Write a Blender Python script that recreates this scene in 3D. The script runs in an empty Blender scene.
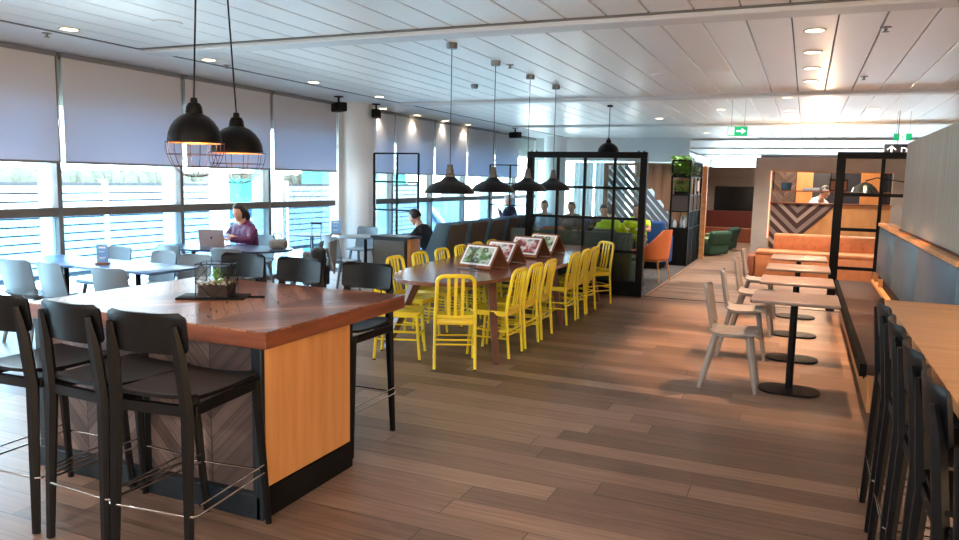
import bpy, bmesh, math, random
from mathutils import Vector, Matrix
random.seed(4)
R = math.radians
C = bpy.context.scene.collection
sc = bpy.context.scene

# ------------------------------------------------------------------ camera
cam = bpy.data.objects.new('camera', bpy.data.cameras.new('camera')); C.objects.link(cam)
cam.data.sensor_width = 36.0
cam.data.lens = 740.0 / 959.0 * 36.0
cam.data.clip_end = 2000
r_ = Vector((0.9155947, 0.40156188, 0.02084234))      # image right
d_ = Vector((0.0673638, -0.10208158, -0.99249255))    # image down
f_ = Vector((-0.39641956, 0.91012494, -0.12051609))   # forward
m = Matrix((( r_.x, -d_.x, -f_.x, 0), (r_.y, -d_.y, -f_.y, 0), (r_.z, -d_.z, -f_.z, 1.69), (0, 0, 0, 1)))
cam.matrix_world = m
sc.camera = cam
# ------------------------------------------------------------------ world, exposure
sc.view_settings.view_transform = 'Standard'
sc.view_settings.look = 'None'
sc.view_settings.gamma = 1
sc.view_settings.use_curve_mapping = False
sc.view_settings.exposure = 0.98
w = bpy.data.worlds.new('sky'); sc.world = w; w.use_nodes = True
bg = w.node_tree.nodes['Background']
bg.inputs[0].default_value = (0.72, 0.88, 1.0, 1); bg.inputs[1].default_value = 10.5

def area(name, loc, rot, sx, sy, power, col, portal=False):
    l = bpy.data.lights.new(name, 'AREA'); l.shape = 'RECTANGLE'; l.size = sx; l.size_y = sy
    l.energy = power; l.color = col
    if portal: l.cycles.is_portal = True
    o = bpy.data.objects.new(name, l); C.objects.link(o); o.location = loc; o.rotation_euler = rot
    return o
area('window_portal', (-8.3, 9.0, 1.2), (0, R(-90), 0), 3.4, 30.0, 1, (1, 1, 1), True)
sl = bpy.data.lights.new('sun', 'SUN'); sl.energy = 30; sl.color = (1, .96, .90); sl.angle = R(1)
area('fill_glazing_portal', (6.3, -1.0, 1.4), (0, R(90), 0), 2.6, 8.0, 1, (1, 1, 1), True)  # portal for the glazing added on the unseen right
so = bpy.data.objects.new('sun', sl); C.objects.link(so); so.rotation_euler = (0, R(42), R(-20))

for x_, e_ in ((-3.6, 170), (-.4, 180), (2.6, 130)): area('fill_area_light', (x_, -2.6, 3.0), (0, 0, 0), 1.2, .6, e_, (1, .93, .86))  # unseen area lamps added behind the camera as frontal fill

def spot(name, loc, power, ang, blend=0.6, col=(1, .72, .46), rad=.05):
    l = bpy.data.lights.new(name, 'SPOT'); l.energy = power; l.spot_size = R(ang); l.spot_blend = blend
    l.color = col; l.shadow_soft_size = rad
    o = bpy.data.objects.new(name, l); C.objects.link(o); o.location = loc
    return o

# ------------------------------------------------------------------ materials
def lin(c):
    return tuple(((v / 255) / 12.92 if v / 255 <= .04045 else ((v / 255 + .055) / 1.055) ** 2.4) for v in c) + (1,)
def mat(name, col, rough=.5, metal=0, emit=None, es=1, spec=None, alpha=None):
    m = bpy.data.materials.new(name); m.use_nodes = True
    b = m.node_tree.nodes['Principled BSDF']
    b.inputs['Base Color'].default_value = lin(col); b.inputs['Roughness'].default_value = rough
    b.inputs['Metallic'].default_value = metal
    if spec is not None: b.inputs['Specular IOR Level'].default_value = spec
    if emit: b.inputs['Emission Color'].default_value = lin(emit); b.inputs['Emission Strength'].default_value = es
    return m
class NT:
    def __init__(s, m): s.t = m.node_tree; s.b = s.t.nodes['Principled BSDF']
    def n(s, typ, **k):
        x = s.t.nodes.new(typ)
        for a, v in k.items(): setattr(x, a, v)
        return x
    def l(s, a, b): s.t.links.new(a, b)
    def math(s, op, a, b=None, c=None):
        x = s.n('ShaderNodeMath', operation=op)
        for i, v in enumerate((a, b, c)):
            if v is None: continue
            if isinstance(v, (int, float)): x.inputs[i].default_value = v
            else: s.l(v, x.inputs[i])
        return x.outputs[0]
    def noise(s, vec, scale, detail=4, rough=.6):
        x = s.n('ShaderNodeTexNoise'); x.inputs['Scale'].default_value = scale
        x.inputs['Detail'].default_value = detail; x.inputs['Roughness'].default_value = rough
        s.l(vec, x.inputs['Vector']); return x.outputs['Fac']
    def ramp(s, fac, stops):
        x = s.n('ShaderNodeValToRGB'); e = x.color_ramp.elements
        while len(e) < len(stops): e.new(.5)
        for q, (p, c) in zip(e, stops): q.position = p; q.color = lin(c)
        s.l(fac, x.inputs[0]); return x.outputs[0]
    def bump(s, h, st=.2, dist=.01):
        x = s.n('ShaderNodeBump'); x.inputs['Strength'].default_value = st; x.inputs['Distance'].default_value = dist
        s.l(h, x.inputs['Height']); s.l(x.outputs[0], s.b.inputs['Normal'])
def planks(name, stops, width, length, along='X', across='Y', rough=.35, gap=.012, grain=(1.2, 22), seamcol=.35, bump=.12, spec=None, chevron=0):
    """board pattern: per-board tone, grain and thin seams"""
    m = mat(name, (128, 128, 128), rough, spec=spec); t = NT(m)
    co = t.n('ShaderNodeTexCoord').outputs['Object']
    sp = t.n('ShaderNodeSeparateXYZ'); t.l(co, sp.inputs[0])
    ax = {'X': sp.outputs[0], 'Y': sp.outputs[1], 'Z': sp.outputs[2]}
    A, B = ax[along], ax[across]
    if chevron:
        zig = t.math('PINGPONG', A, chevron)
        band = t.math('FLOOR', t.math('DIVIDE', A, chevron))
        v = t.math('ADD', B, zig)
        row = t.math('FLOOR', t.math('DIVIDE', v, width))
        fr = t.math('FRACT', t.math('DIVIDE', v, width))
        sa = t.math('FRACT', t.math('DIVIDE', A, chevron))
        seed = t.math('ADD', t.math('MULTIPLY', row, 3.17), t.math('MULTIPLY', band, 7.31))
        cell = band; gA = t.math('MULTIPLY', t.math('SUBTRACT', A, B), 1.0); gB = v; gl = gap * .25
    else:
        row = t.math('FLOOR', t.math('DIVIDE', B, width))
        fr = t.math('FRACT', t.math('DIVIDE', B, width))
        off = t.math('FRACT', t.math('MULTIPLY', t.math('SINE', t.math('MULTIPLY', row, 12.9898)), 437.58))
        s2 = t.math('ADD', t.math('DIVIDE', A, length), off)
        cell = t.math('FLOOR', s2); sa = t.math('FRACT', s2)
        seed = t.math('ADD', t.math('MULTIPLY', row, 3.17), t.math('MULTIPLY', cell, 7.31))
        gA = A; gB = B; gl = gap * width / length
    wn = t.n('ShaderNodeTexWhiteNoise', noise_dimensions='1D'); t.l(seed, wn.inputs['W'])
    cb = t.n('ShaderNodeCombineXYZ')
    t.l(t.math('MULTIPLY', gA, grain[0]), cb.inputs[0]); t.l(t.math('MULTIPLY', gB, grain[1]), cb.inputs[1]); t.l(t.math('MULTIPLY', seed, 5.1), cb.inputs[2])
    nz = t.noise(cb.outputs[0], 1.6, 5, .62)
    f = t.math('ADD', t.math('MULTIPLY', wn.outputs['Value'], .5), t.math('MULTIPLY', t.math('SUBTRACT', nz, .25), 1.0))
    col = t.ramp(f, stops)
    e1 = t.math('LESS_THAN', t.math('MINIMUM', fr, t.math('SUBTRACT', 1.0, fr)), gap)
    e2 = t.math('LESS_THAN', t.math('MINIMUM', sa, t.math('SUBTRACT', 1.0, sa)), gl)
    e = t.math('MAXIMUM', e1, e2)
    mx = t.n('ShaderNodeMix', data_type='RGBA'); t.l(t.math('MULTIPLY', e, 1 - seamcol), mx.inputs['Factor'])
    t.l(col, mx.inputs['A']); mx.inputs['B'].default_value = lin((25, 18, 14)); t.l(mx.outputs['Result'], t.b.inputs['Base Color'])
    t.l(t.math('ADD', rough - .06, t.math('MULTIPLY', nz, .18)), t.b.inputs['Roughness'])
    t.bump(t.math('SUBTRACT', t.math('MULTIPLY', nz, .5), e), bump, .004)
    return m
def grainy(name, stops, scale=(2, 2, 30), rough=.45, bump=.05, sc_=1.0, **k):
    m = mat(name, stops[0][1], rough, **k); t = NT(m)
    co = t.n('ShaderNodeTexCoord').outputs['Object']; mp = t.n('ShaderNodeMapping'); mp.inputs['Scale'].default_value = scale
    t.l(co, mp.inputs[0]); nz = t.noise(mp.outputs[0], sc_, 5, .6)
    t.l(t.ramp(nz, stops), t.b.inputs['Base Color']); t.bump(nz, bump, .003)
    return m
def glassy(name, tint=(255, 255, 255), refl=.08, rough=.0):
    m = bpy.data.materials.new(name); m.use_nodes = True; t = m.node_tree; t.nodes.clear()
    o = t.nodes.new('ShaderNodeOutputMaterial'); mx = t.nodes.new('ShaderNodeMixShader'); tr = t.nodes.new('ShaderNodeBsdfTransparent')
    g = t.nodes.new('ShaderNodeBsdfGlossy'); fr = t.nodes.new('ShaderNodeLayerWeight'); mp = t.nodes.new('ShaderNodeMath'); mp.operation = 'MULTIPLY_ADD'
    fr.inputs[0].default_value = .25; mp.inputs[1].default_value = .6; mp.inputs[2].default_value = refl * .4
    tr.inputs[0].default_value = lin(tint); g.inputs['Roughness'].default_value = rough
    t.links.new(fr.outputs['Fresnel'], mp.inputs[0]); t.links.new(mp.outputs[0], mx.inputs[0]); t.links.new(tr.outputs[0], mx.inputs[1]); t.links.new(g.outputs[0], mx.inputs[2]); t.links.new(mx.outputs[0], o.inputs[0])
    return m
def sheer(name, col, through, trans=.5, back=None):
    """woven translucent cloth: diffuse + translucent + a share of see-through weave"""
    m = bpy.data.materials.new(name); m.use_nodes = True; t = m.node_tree; t.nodes.clear()
    o = t.nodes.new('ShaderNodeOutputMaterial'); m1 = t.nodes.new('ShaderNodeMixShader'); m2 = t.nodes.new('ShaderNodeMixShader')
    d = t.nodes.new('ShaderNodeBsdfDiffuse'); tl = t.nodes.new('ShaderNodeBsdfTranslucent'); tp = t.nodes.new('ShaderNodeBsdfTransparent')
    d.inputs[0].default_value = lin(col); tl.inputs[0].default_value = lin(back or col); tp.inputs[0].default_value = (.62, .82, 1, 1) if back else (1, 1, 1, 1)
    m1.inputs[0].default_value = trans; m2.inputs[0].default_value = through
    t.links.new(d.outputs[0], m1.inputs[1]); t.links.new(tl.outputs[0], m1.inputs[2]); t.links.new(m1.outputs[0], m2.inputs[1]); t.links.new(tp.outputs[0], m2.inputs[2]); t.links.new(m2.outputs[0], o.inputs[0])
    return m

M = dict(
 floor=planks('oak floor', [(0, (70, 53, 44)), (.3, (104, 82, 68)), (.6, (134, 107, 90)), (1, (168, 138, 116))], .19, 1.9, 'X', 'Y', .34, .014, (1.3, 34), .2, .22, spec=.35),
 chev_top=planks('chevron tabletop', [(0, (72, 44, 32)), (.35, (116, 74, 56)), (.65, (156, 108, 84)), (1, (200, 156, 130))], .105, 1, 'X', 'Y', .27, .035, (3, 26), .25, .3, chevron=.42),
 chev_front=planks('chevron cladding', [(0, (44, 36, 36)), (.4, (80, 66, 63)), (.7, (108, 92, 88)), (1, (140, 120, 112))], .10, 1, 'X', 'Z', .42, .03, (3, 26), .2, .25, chevron=.45),
 walnut=grainy('walnut edge', [(0.2, (82, 44, 28)), (.5, (122, 68, 44)), (.8, (146, 88, 60))], (2, 2, 24), .35),
 oak_panel=grainy('honey oak panel', [(0.15, (164, 106, 56)), (.5, (196, 136, 80)), (.85, (214, 158, 100))], (3, 8, .8), .45, .04, 1.3),
 oak_light=grainy('pale oak', [(0.2, (176, 116, 66)), (.5, (200, 142, 88)), (.8, (216, 164, 110))], (2, 14, 14), .4),
 table_wood=grainy('table walnut', [(0.2, (92, 56, 42)), (.5, (126, 80, 62)), (.8, (150, 104, 84))], (16, 1.2, 16), .2),
 leg_wood=grainy('leg walnut', [(0.2, (84, 48, 34)), (.8, (128, 82, 60))], (14, 14, 1.5), .4),
 slat_wood=grainy('brown slat wood', [(0.2, (108, 74, 52)), (.8, (150, 112, 84))], (10, 10, 1), .5),
 grey_timber=grainy('grey limed timber', [(0.15, (134, 122, 108)), (.5, (168, 158, 142)), (.85, (196, 187, 172))], (10, 26, .7), .6, .12, 1.1),
 black=mat('black powder coat', (6, 7, 8), .45, spec=.18), black2=mat('black matte', (9, 10, 11), .6, spec=.2),
 stool=grainy('black stained ash', [(0.2, (5, 6, 8)), (.8, (11, 13, 16))], (12, 12, 2), .40, .05, spec=.2),
 teal_black=mat('blue-black paint', (14, 26, 34), .4),
 rail_matte=mat('matte edging', (8, 9, 10), .8, spec=.1), chrome=mat('chrome', (210, 210, 210), .12, 1), steel=mat('brushed steel', (140, 140, 138), .35, 1),
 yellow=mat('yellow gloss paint', (246, 218, 56), .25), foot_rubber=mat('rubber', (30, 28, 20), .7),  # chair foot caps are plain dark rubber
 white=mat('white paint', (206, 208, 208), .5), ceil=mat('satin metal ceiling', (228, 228, 226), .36, spec=.9), ceil_band=mat('plasterboard', (228, 230, 230), .7),
 dark=mat('dark gap', (40, 40, 40), .8), frame_grey=mat('grey window frame', (96, 98, 98), .45), transom=mat('taupe transom', (92, 88, 84), .5),
 fin=mat('pale glazing fin', (170, 205, 210), .3),
 col=mat('column plaster', (236, 240, 242), .45),
 blind=sheer('roller blind mesh', (224, 222, 220), .034, .24, (142, 182, 220)), curtain=sheer('white curtain', (225, 232, 236), .12, .5),
 bar=mat('blind bar', (120, 122, 130), .4),
 glass_up=glassy('clear glass', (246, 250, 250)), glass_low=glassy('blue tinted glass', (214, 236, 248)), glass_fill=glassy('warm fill glass', (235, 206, 176)), glass_in=glassy('partition glass', (222, 232, 232), .1), glass_frost=glassy('smoky glass', (176, 196, 198), .2, .15),
 glass_jar=glassy('terrarium glass', (235, 240, 240), .1),
 shell_warm=grainy('grey-beige plywood', [(0.2, (124, 120, 118)), (.8, (148, 144, 141))], (6, 6, 2), .42, .03),
 shell_cool=mat('pale grey plywood', (104, 112, 118), .42), shell_edge=mat('shell edge', (90, 88, 84), .5),
 blue_top=mat('pale laminate', (74, 106, 152), .32), dark_top=mat('dark blue laminate', (48, 58, 84), .28),
 taupe_top=grainy('taupe laminate', [(0.2, (112, 96, 88)), (.8, (140, 122, 112))], (3, 30, 3), .33, .02),
 tan_leather=grainy('tan leather', [(0.3, (168, 98, 56)), (.7, (190, 116, 70))], (9, 9, 9), .45, .06),
 rust=grainy('rust leather', [(0.3, (122, 62, 36)), (.7, (146, 78, 48))], (9, 9, 9), .45, .06),
 bench_seat=grainy('brown leather seat', [(0.3, (46, 34, 30)), (.7, (64, 48, 42))], (5, 5, 5), .55, .08, spec=.15),
 blue_leather=grainy('slate blue leather', [(0.3, (50, 76, 92)), (.7, (64, 92, 108))], (5, 5, 5), .4, .08),
 navy_fab=grainy('blue booth cloth', [(0.3, (84, 122, 158)), (.7, (104, 144, 178))], (60, 60, 60), .85, .1),
 brown_fab=grainy('charcoal brown cloth', [(0.3, (62, 56, 56)), (.7, (84, 76, 74))], (60, 60, 60), .9, .1),
 royal=grainy('royal blue cloth', [(0.3, (20, 58, 118)), (.7, (28, 74, 140))], (40, 40, 40), .85, .1),
 grey_fab=grainy('grey teal cloth', [(0.3, (96, 112, 112)), (.7, (116, 132, 132))], (60, 60, 60), .9, .1),
 orange=grainy('orange cloth', [(0.3, (222, 116, 60)), (.7, (236, 134, 78))], (50, 50, 50), .8, .06),
 green_fab=grainy('green cloth', [(0.3, (26, 58, 44)), (.7, (36, 74, 56))], (40, 40, 40), .85, .1),
 sage_fab=mat('sage cloth', (110, 128, 92), .9),
 carpet=grainy('dark patterned carpet', [(0.35, (48, 46, 48)), (.5, (66, 62, 62)), (.65, (84, 78, 76))], (14, 14, 14), .95, .3),
 plaster=grainy('taupe plaster', [(0.2, (150, 138, 128)), (.8, (172, 160, 150))], (1.5, 1.5, 1.5), .75, .04),
 plaster_brown=grainy('brown plaster', [(0.2, (140, 122, 108)), (.8, (160, 142, 128))], (1.5, 1.5, 6), .75, .04),
 wine=mat('oxblood panel', (92, 34, 22), .45), screen=mat('dark screen', (6, 6, 8), .15), navy=mat('navy wall', (30, 38, 56), .6),
 concrete=mat('apron concrete', (205, 208, 205), .9), foliage=grainy('leaves', [(0.3, (60, 116, 40)), (.7, (134, 182, 64))], (20, 20, 20), .55, .1),
 foliage_far=grainy('distant leaves', [(0.3, (24, 32, 30)), (.7, (44, 54, 46))], (.4, .4, .8), .9, 0),
 yellow_leaf=mat('yellow leaves', (186, 176, 40), .6),
 soil=mat('soil', (48, 28, 18), .9), pebble=mat('pebbles', (190, 180, 160), .7),
 teal=mat('teal cladding', (40, 130, 128), .4), teal_dark=mat('tinted outside glazing', (40, 72, 92), .2), steel_blue=mat('pale blue cladding', (88, 106, 122), .6), ext_white=mat('white steelwork', (190, 196, 196), .5), ext_line=mat('shadow gap', (30, 38, 46), .9),
 skin=mat('skin', (196, 146, 120), .55), hair_dark=mat('dark hair', (28, 20, 18), .6), hair_grey=mat('grey hair', (176, 166, 156), .6),
 purple=grainy('purple quilted jacket', [(0.3, (64, 10, 52)), (.7, (98, 22, 80))], (30, 30, 30), .5, .5), black_cl=mat('black clothing', (16, 16, 20), .85), navy_cl=mat('navy jacket', (22, 30, 54), .8), hivis=mat('high visibility cloth', (206, 238, 20), .6), white_cl=mat('white shirt', (220, 214, 220), .8), pale_cl=mat('pale blue shirt', (150, 180, 200), .8), trousers=mat('dark trousers', (30, 32, 40), .85),
 laptop=mat('rose aluminium', (190, 166, 160), .35, .4), paper=mat('paper', (235, 238, 240), .7), acrylic=glassy('acrylic', (235, 240, 245), .15), print_blue=mat('blue print', (120, 170, 220), .6),
 frame_wood=grainy('frame timber', [(0.2, (110, 62, 36)), (.8, (152, 96, 62))], (10, 10, 10), .4),
 green_sign=mat('green sign', (20, 170, 110), .4, emit=(20, 170, 110), es=.55), white_sign=mat('lit white', (240, 250, 245), .4, emit=(240, 255, 248), es=.9), dark_sign=mat('sign grey', (22, 23, 26), .5), sign_text=mat('sign lettering', (240, 240, 240), .5, emit=(240, 240, 240), es=.5),
 lamp_glow=mat('lamp lens', (255, 236, 200), .4, emit=(255, 226, 176), es=6.0), copper_in=mat('copper shade lining', (214, 140, 80), .35, .6), bulb=mat('bulb', (255, 220, 170), .3, emit=(255, 196, 120), es=5),
 pend_blk=mat('black enamel shade', (4, 4, 5), .36, spec=.2), pend_dk=mat('bronze enamel shade', (20, 20, 20), .4, spec=.3), cage=mat('cage wire', (70, 40, 40), .4, .5), neck=mat('tarnished metal', (104, 98, 90), .4, .8),
 backpack=mat('black nylon', (22, 24, 28), .8), fur=grainy('speckled wool', [(0.3, (60, 52, 48)), (.7, (150, 146, 140))], (60, 60, 60), .9, .3), bag_grey=mat('grey coat', (130, 128, 136), .9), red=mat('red', (190, 30, 30), .5), strap=mat('olive strap', (150, 150, 120), .8),
)
# abstract print for the picture frames
def photo_mat(name, cols, seed):
    m = mat(name, cols[0], .4); t = NT(m); co = t.n('ShaderNodeTexCoord').outputs['Object']
    mp = t.n('ShaderNodeMapping'); mp.inputs['Location'].default_value = (seed, seed * .7, 0); t.l(co, mp.inputs[0])
    nz = t.noise(mp.outputs[0], 11, 2, .4)
    n = len(cols); t.l(t.ramp(nz, [(.3 + .4 * i / (n - 1), c) for i, c in enumerate(cols)]), t.b.inputs['Base Color']); return m
P1 = photo_mat('landscape print', [(40, 60, 44), (196, 206, 200), (96, 140, 88), (60, 60, 50), (180, 200, 220)], 3.1)
P2 = photo_mat('portrait print', [(36, 44, 48), (225, 225, 225), (160, 60, 50), (60, 70, 76)], 8.4)

# ------------------------------------------------------------------ mesh building
class MB:
    def __init__(s): s.bm = bmesh.new(); s.mi = 0
    def _tag(s, fs):
        for f in fs: f.material_index = s.mi
    def box(s, x0, x1, y0, y1, z0, z1, bev=0, seg=2, rot=None, piv=None):
        r = bmesh.ops.create_cube(s.bm, size=1)
        vs = r['verts']
        for v in vs:
            v.co = Vector(((x0 + x1) / 2 + v.co.x * (x1 - x0), (y0 + y1) / 2 + v.co.y * (y1 - y0), (z0 + z1) / 2 + v.co.z * (z1 - z0)))
        es = list({e for v in vs for e in v.link_edges})
        if bev:
            rr = bmesh.ops.bevel(s.bm, geom=es, offset=bev, segments=seg, profile=.5, affect='EDGES')
            vs = list({v for f in rr['faces'] for v in f.verts} | {v for v in vs if v.is_valid})
        if rot is not None:
            pv = Vector(piv) if piv else Vector(((x0 + x1) / 2, (y0 + y1) / 2, (z0 + z1) / 2))
            bmesh.ops.rotate(s.bm, verts=vs, cent=pv, matrix=rot)
        s._tag({f for v in vs for f in v.link_faces}); return s
    def tube(s, pts, r, n=8, closed=False, sx=1.0, sy=1.0, up=None):
        pts = [Vector(p) for p in pts]; k = len(pts); rings = []
        rs = r if isinstance(r, (list, tuple)) else [r] * k
        prev = None
        for i, p in enumerate(pts):
            a = pts[(i - 1) % k] if (closed or i > 0) else p
            b = pts[(i + 1) % k] if (closed or i < k - 1) else p
            t = (b - a).normalized()
            if prev is None:
                u = Vector(up) if up else (Vector((0, 0, 1)) if abs(t.z) < .9 else Vector((0, 1, 0)))
            else: u = prev
            u = (u - t * u.dot(t))
            if u.length < 1e-5: u = t.orthogonal()
            u.normalize(); v = t.cross(u); prev = u
            rings.append([s.bm.verts.new(p + u * math.cos(2 * math.pi * (j + .5) / n) * rs[i] * sx + v * math.sin(2 * math.pi * (j + .5) / n) * rs[i] * sy) for j in range(n)])
        fs = []
        for i in range(k if closed else k - 1):
            A, B = rings[i], rings[(i + 1) % k]
            for j in range(n): fs.append(s.bm.faces.new((A[j], B[j], B[(j + 1) % n], A[(j + 1) % n])))
        if not closed: fs += [s.bm.faces.new(rings[0]), s.bm.faces.new(list(reversed(rings[-1])))]
        s._tag(fs); return s
    def lathe(s, prof, c=(0, 0, 0), n=24, closed=False):
        rings = []
        for (r, z) in prof:
            if r < 1e-5: rings.append([s.bm.verts.new((c[0], c[1], c[2] + z))])
            else: rings.append([s.bm.verts.new((c[0] + r * math.cos(2 * math.pi * j / n), c[1] + r * math.sin(2 * math.pi * j / n), c[2] + z)) for j in range(n)])
        fs = []; K = len(rings)
        for i in range(K if closed else K - 1):
            A, B = rings[i], rings[(i + 1) % K]
            for j in range(n):
                q = [A[j % len(A)], A[(j + 1) % len(A)], B[(j + 1) % len(B)], B[j % len(B)]]
                q2 = []
                for v in q:
                    if v not in q2: q2.append(v)
                if len(q2) > 2: fs.append(s.bm.faces.new(q2))
        s._tag(fs); return s
    def prism(s, poly, a0, a1, axis='Z'):
        def P(u, v, a): return {'Z': (u, v, a), 'Y': (u, a, v), 'X': (a, u, v)}[axis]
        A = [s.bm.verts.new(P(u, v, a0)) for u, v in poly]; B = [s.bm.verts.new(P(u, v, a1)) for u, v in poly]
        n = len(poly); fs = [s.bm.faces.new(A), s.bm.faces.new(list(reversed(B)))]
        for i in range(n): fs.append(s.bm.faces.new((A[i], B[i], B[(i + 1) % n], A[(i + 1) % n])))
        s._tag(fs); return s
    def sheet(s, fn, nu, nv, th):
        """surface fn(u,v) given real thickness th along its normal"""
        P = [[Vector(fn(i / nu, j / nv)) for j in range(nv + 1)] for i in range(nu + 1)]
        N = [[None] * (nv + 1) for _ in range(nu + 1)]
        for i in range(nu + 1):
            for j in range(nv + 1):
                du = P[min(i + 1, nu)][j] - P[max(i - 1, 0)][j]; dv = P[i][min(j + 1, nv)] - P[i][max(j - 1, 0)]
                q = du.cross(dv); N[i][j] = q.normalized() if q.length > 1e-9 else Vector((0, 0, 1))
        A = [[s.bm.verts.new(P[i][j] + N[i][j] * th / 2) for j in range(nv + 1)] for i in range(nu + 1)]
        B = [[s.bm.verts.new(P[i][j] - N[i][j] * th / 2) for j in range(nv + 1)] for i in range(nu + 1)]
        fs = []
        for i in range(nu):
            for j in range(nv):
                fs.append(s.bm.faces.new((A[i][j], A[i + 1][j], A[i + 1][j + 1], A[i][j + 1])))
                fs.append(s.bm.faces.new((B[i][j], B[i][j + 1], B[i + 1][j + 1], B[i + 1][j])))
        for i in range(nu):
            fs.append(s.bm.faces.new((A[i][0], B[i][0], B[i + 1][0], A[i + 1][0]))); fs.append(s.bm.faces.new((A[i][nv], A[i + 1][nv], B[i + 1][nv], B[i][nv])))
        for j in range(nv):
            fs.append(s.bm.faces.new((A[0][j], A[0][j + 1], B[0][j + 1], B[0][j]))); fs.append(s.bm.faces.new((A[nu][j], B[nu][j], B[nu][j + 1], A[nu][j + 1])))
        s._tag(fs); return s
    def blob(s, c, r, n=12, noise=0):
        rr = bmesh.ops.create_uvsphere(s.bm, u_segments=n, v_segments=max(6, n // 2 + 2), radius=1)
        for v in rr['verts']:
            k = 1 + random.uniform(-noise, noise)
            v.co = Vector((c[0] + v.co.x * r[0] * k, c[1] + v.co.y * r[1] * k, c[2] + v.co.z * r[2] * k))
        s._tag({f for v in rr['verts'] for f in v.link_faces}); return s
    def build(s, name, mats, parent=None, smooth=True, ang=35):
        bmesh.ops.recalc_face_normals(s.bm, faces=s.bm.faces)
        me = bpy.data.meshes.new(name); s.bm.to_mesh(me); s.bm.free()
        for m_ in (mats if isinstance(mats, (list, tuple)) else [mats]): me.materials.append(m_)
        if smooth:
            me.polygons.foreach_set('use_smooth', [True] * len(me.polygons)); me.set_sharp_from_angle(angle=R(ang))
        o = bpy.data.objects.new(name, me); C.objects.link(o)
        if parent is not None: o.parent = parent
        return o
def thing(name, label, cat, loc=(0, 0, 0), rz=0, group=None, kind=None):
    o = bpy.data.objects.new(name, None); C.objects.link(o); o.location = loc; o.rotation_euler = (0, 0, rz); o.empty_display_size = .1
    tag(o, label, cat, group, kind); return o
def tag(o, label=None, cat=None, group=None, kind=None):
    if label: o['label'] = label
    if cat: o['category'] = cat
    if group: o['group'] = group
    if kind: o['kind'] = kind
    return o
def struct(o): o['kind'] = 'structure'; return o
def copy_tree(o, loc=None, rz=None, label=None, parent=None):
    c = o.copy(); C.objects.link(c); c.parent = parent
    if loc is not None: c.location = loc
    if rz is not None: c.rotation_euler = (0, 0, rz)
    if label: c['label'] = label
    for ch in kids.get(o.name, [k for k in o.children]): copy_tree(ch, parent=c)
    return c
kids = {}
def box(name, mat_, dims, parent=None, bev=0, **k): return MB().box(*dims, bev).build(name, mat_, parent, **k)
def text_part(name, body, size, mat_, loc, rot, parent, depth=.002, bold=False):
    cu = bpy.data.curves.new('t', 'FONT'); cu.body = body; cu.size = size; cu.extrude = depth; cu.align_x = 'LEFT'; cu.offset = size * .018 if bold else 0
    o = bpy.data.objects.new('t', cu); C.objects.link(o); dg = bpy.context.evaluated_depsgraph_get()
    me = bpy.data.meshes.new_from_object(o.evaluated_get(dg)); bpy.data.objects.remove(o)
    me.materials.clear(); me.materials.append(mat_); q = bpy.data.objects.new(name, me); C.objects.link(q)
    q.location = loc; q.rotation_euler = rot; q.parent = parent; return q

# ================================================================== SETTING
ZC = 3.05; WX = -8.0; PI = math.pi
struct(box('floor', M['floor'], (-8.2, 6.0, -5, 40, -.12, 0)))
struct(box('trim_1', M['dark'], (-8.1, 6.0, 11.10, 11.15, 0, .004)))
struct(box('floor_2', M['carpet'], (-8.1, -2.13, 11.15, 24.0, 0, .008)))
struct(box('trim_2', M['slat_wood'], (-2.13, -2.09, 11.15, 24.0, 0, .012)))
# ceiling : metal pans running away from the camera
c = MB()
x = -6.83
while x < 6.0:
    c.box(x + .006, min(x + .343, 6.0), -5, 27 if x < -4.6 else 40, ZC, ZC + .03, .004, 1); x += .349
c.mi = 3; c.box(-8.2, 6.0, -5, 40, ZC + .05, ZC + .12)
c.mi = 2; c.box(-8.2, -6.87, -5, 27, ZC, ZC + .03)
struct(c.build('ceiling', [M['ceil'], M['dark'], M['ceil_band'], mat('panel seam', (120, 118, 114), .7)]))
struct(box('trim_3', M['frame_grey'], (-6.87, -6.83, -5, 27, ZC - .006, ZC + .03)))
for i, y in enumerate((.7, 6.35, 12.0, 17.6, 23.2)):
    b = MB(); b.box(-6.82, 6.0, y - .15, y + .12, ZC - .045, ZC + .01, .012, 1)
    if i < 2: b.mi = 1; b.box(-6.82, 6.0, y - .205, y - .16, ZC - .012, ZC + .012)
    struct(b.build('trim_%d' % (4 + i), [M['white'], M['frame_grey']]))
# window wall
n = 0
ys = [-5.0, -3.28, -1.43, .42, 2.27, 4.12, 5.97, 7.82, 9.67, 11.52, 12.45, 13.57, 15.37, 17.17, 19.0, 20.8, 22.6]
for i in range(len(ys) - 1):
    y0, y1 = ys[i], ys[i + 1]
    if y0 == 11.52 or y0 < 0: continue
    n += 1
    fr = MB(); fr.box(WX - .06, WX + .06, y0 - .03, y0 + .03, 0, ZC, .004, 1); fr.mi = 1
    fr.box(WX - .09, WX + .07, y0 + .03, y1 - .03, 1.165, 1.27, .006, 1); fr.mi = 0
    fr.box(WX - .04, WX + .04, y0 + .03, y1 - .03, 0, .07); fr.box(WX - .04, WX + .04, y0 + .03, y1 - .03, 2.98, ZC)
    fr.mi = 2; fr.box(WX - .30, WX - .07, y0 - .012, y0 + .012, -.1, ZC)
    W_ = struct(fr.build('window_%d' % n, [M['frame_grey'], M['transom'], M['fin']]))
    box('upper_pane', M['glass_up'], (WX - .012, WX - .004, y0 + .03, y1 - .03, 1.27, 2.98), W_)
    box('lower_pane', M['glass_low'], (WX - .012, WX - .004, y0 + .03, y1 - .03, .07, 1.165), W_)
struct(box('wall_light_block', M['white'], (WX - .1, WX + .05, -5, .36, 0, ZC)))  # unseen blank wall added to cut window light on the left foreground
struct(box('wall_left_pier', M['white'], (WX - .1, WX + .1, 11.55, 12.47, 0, ZC)))
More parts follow.
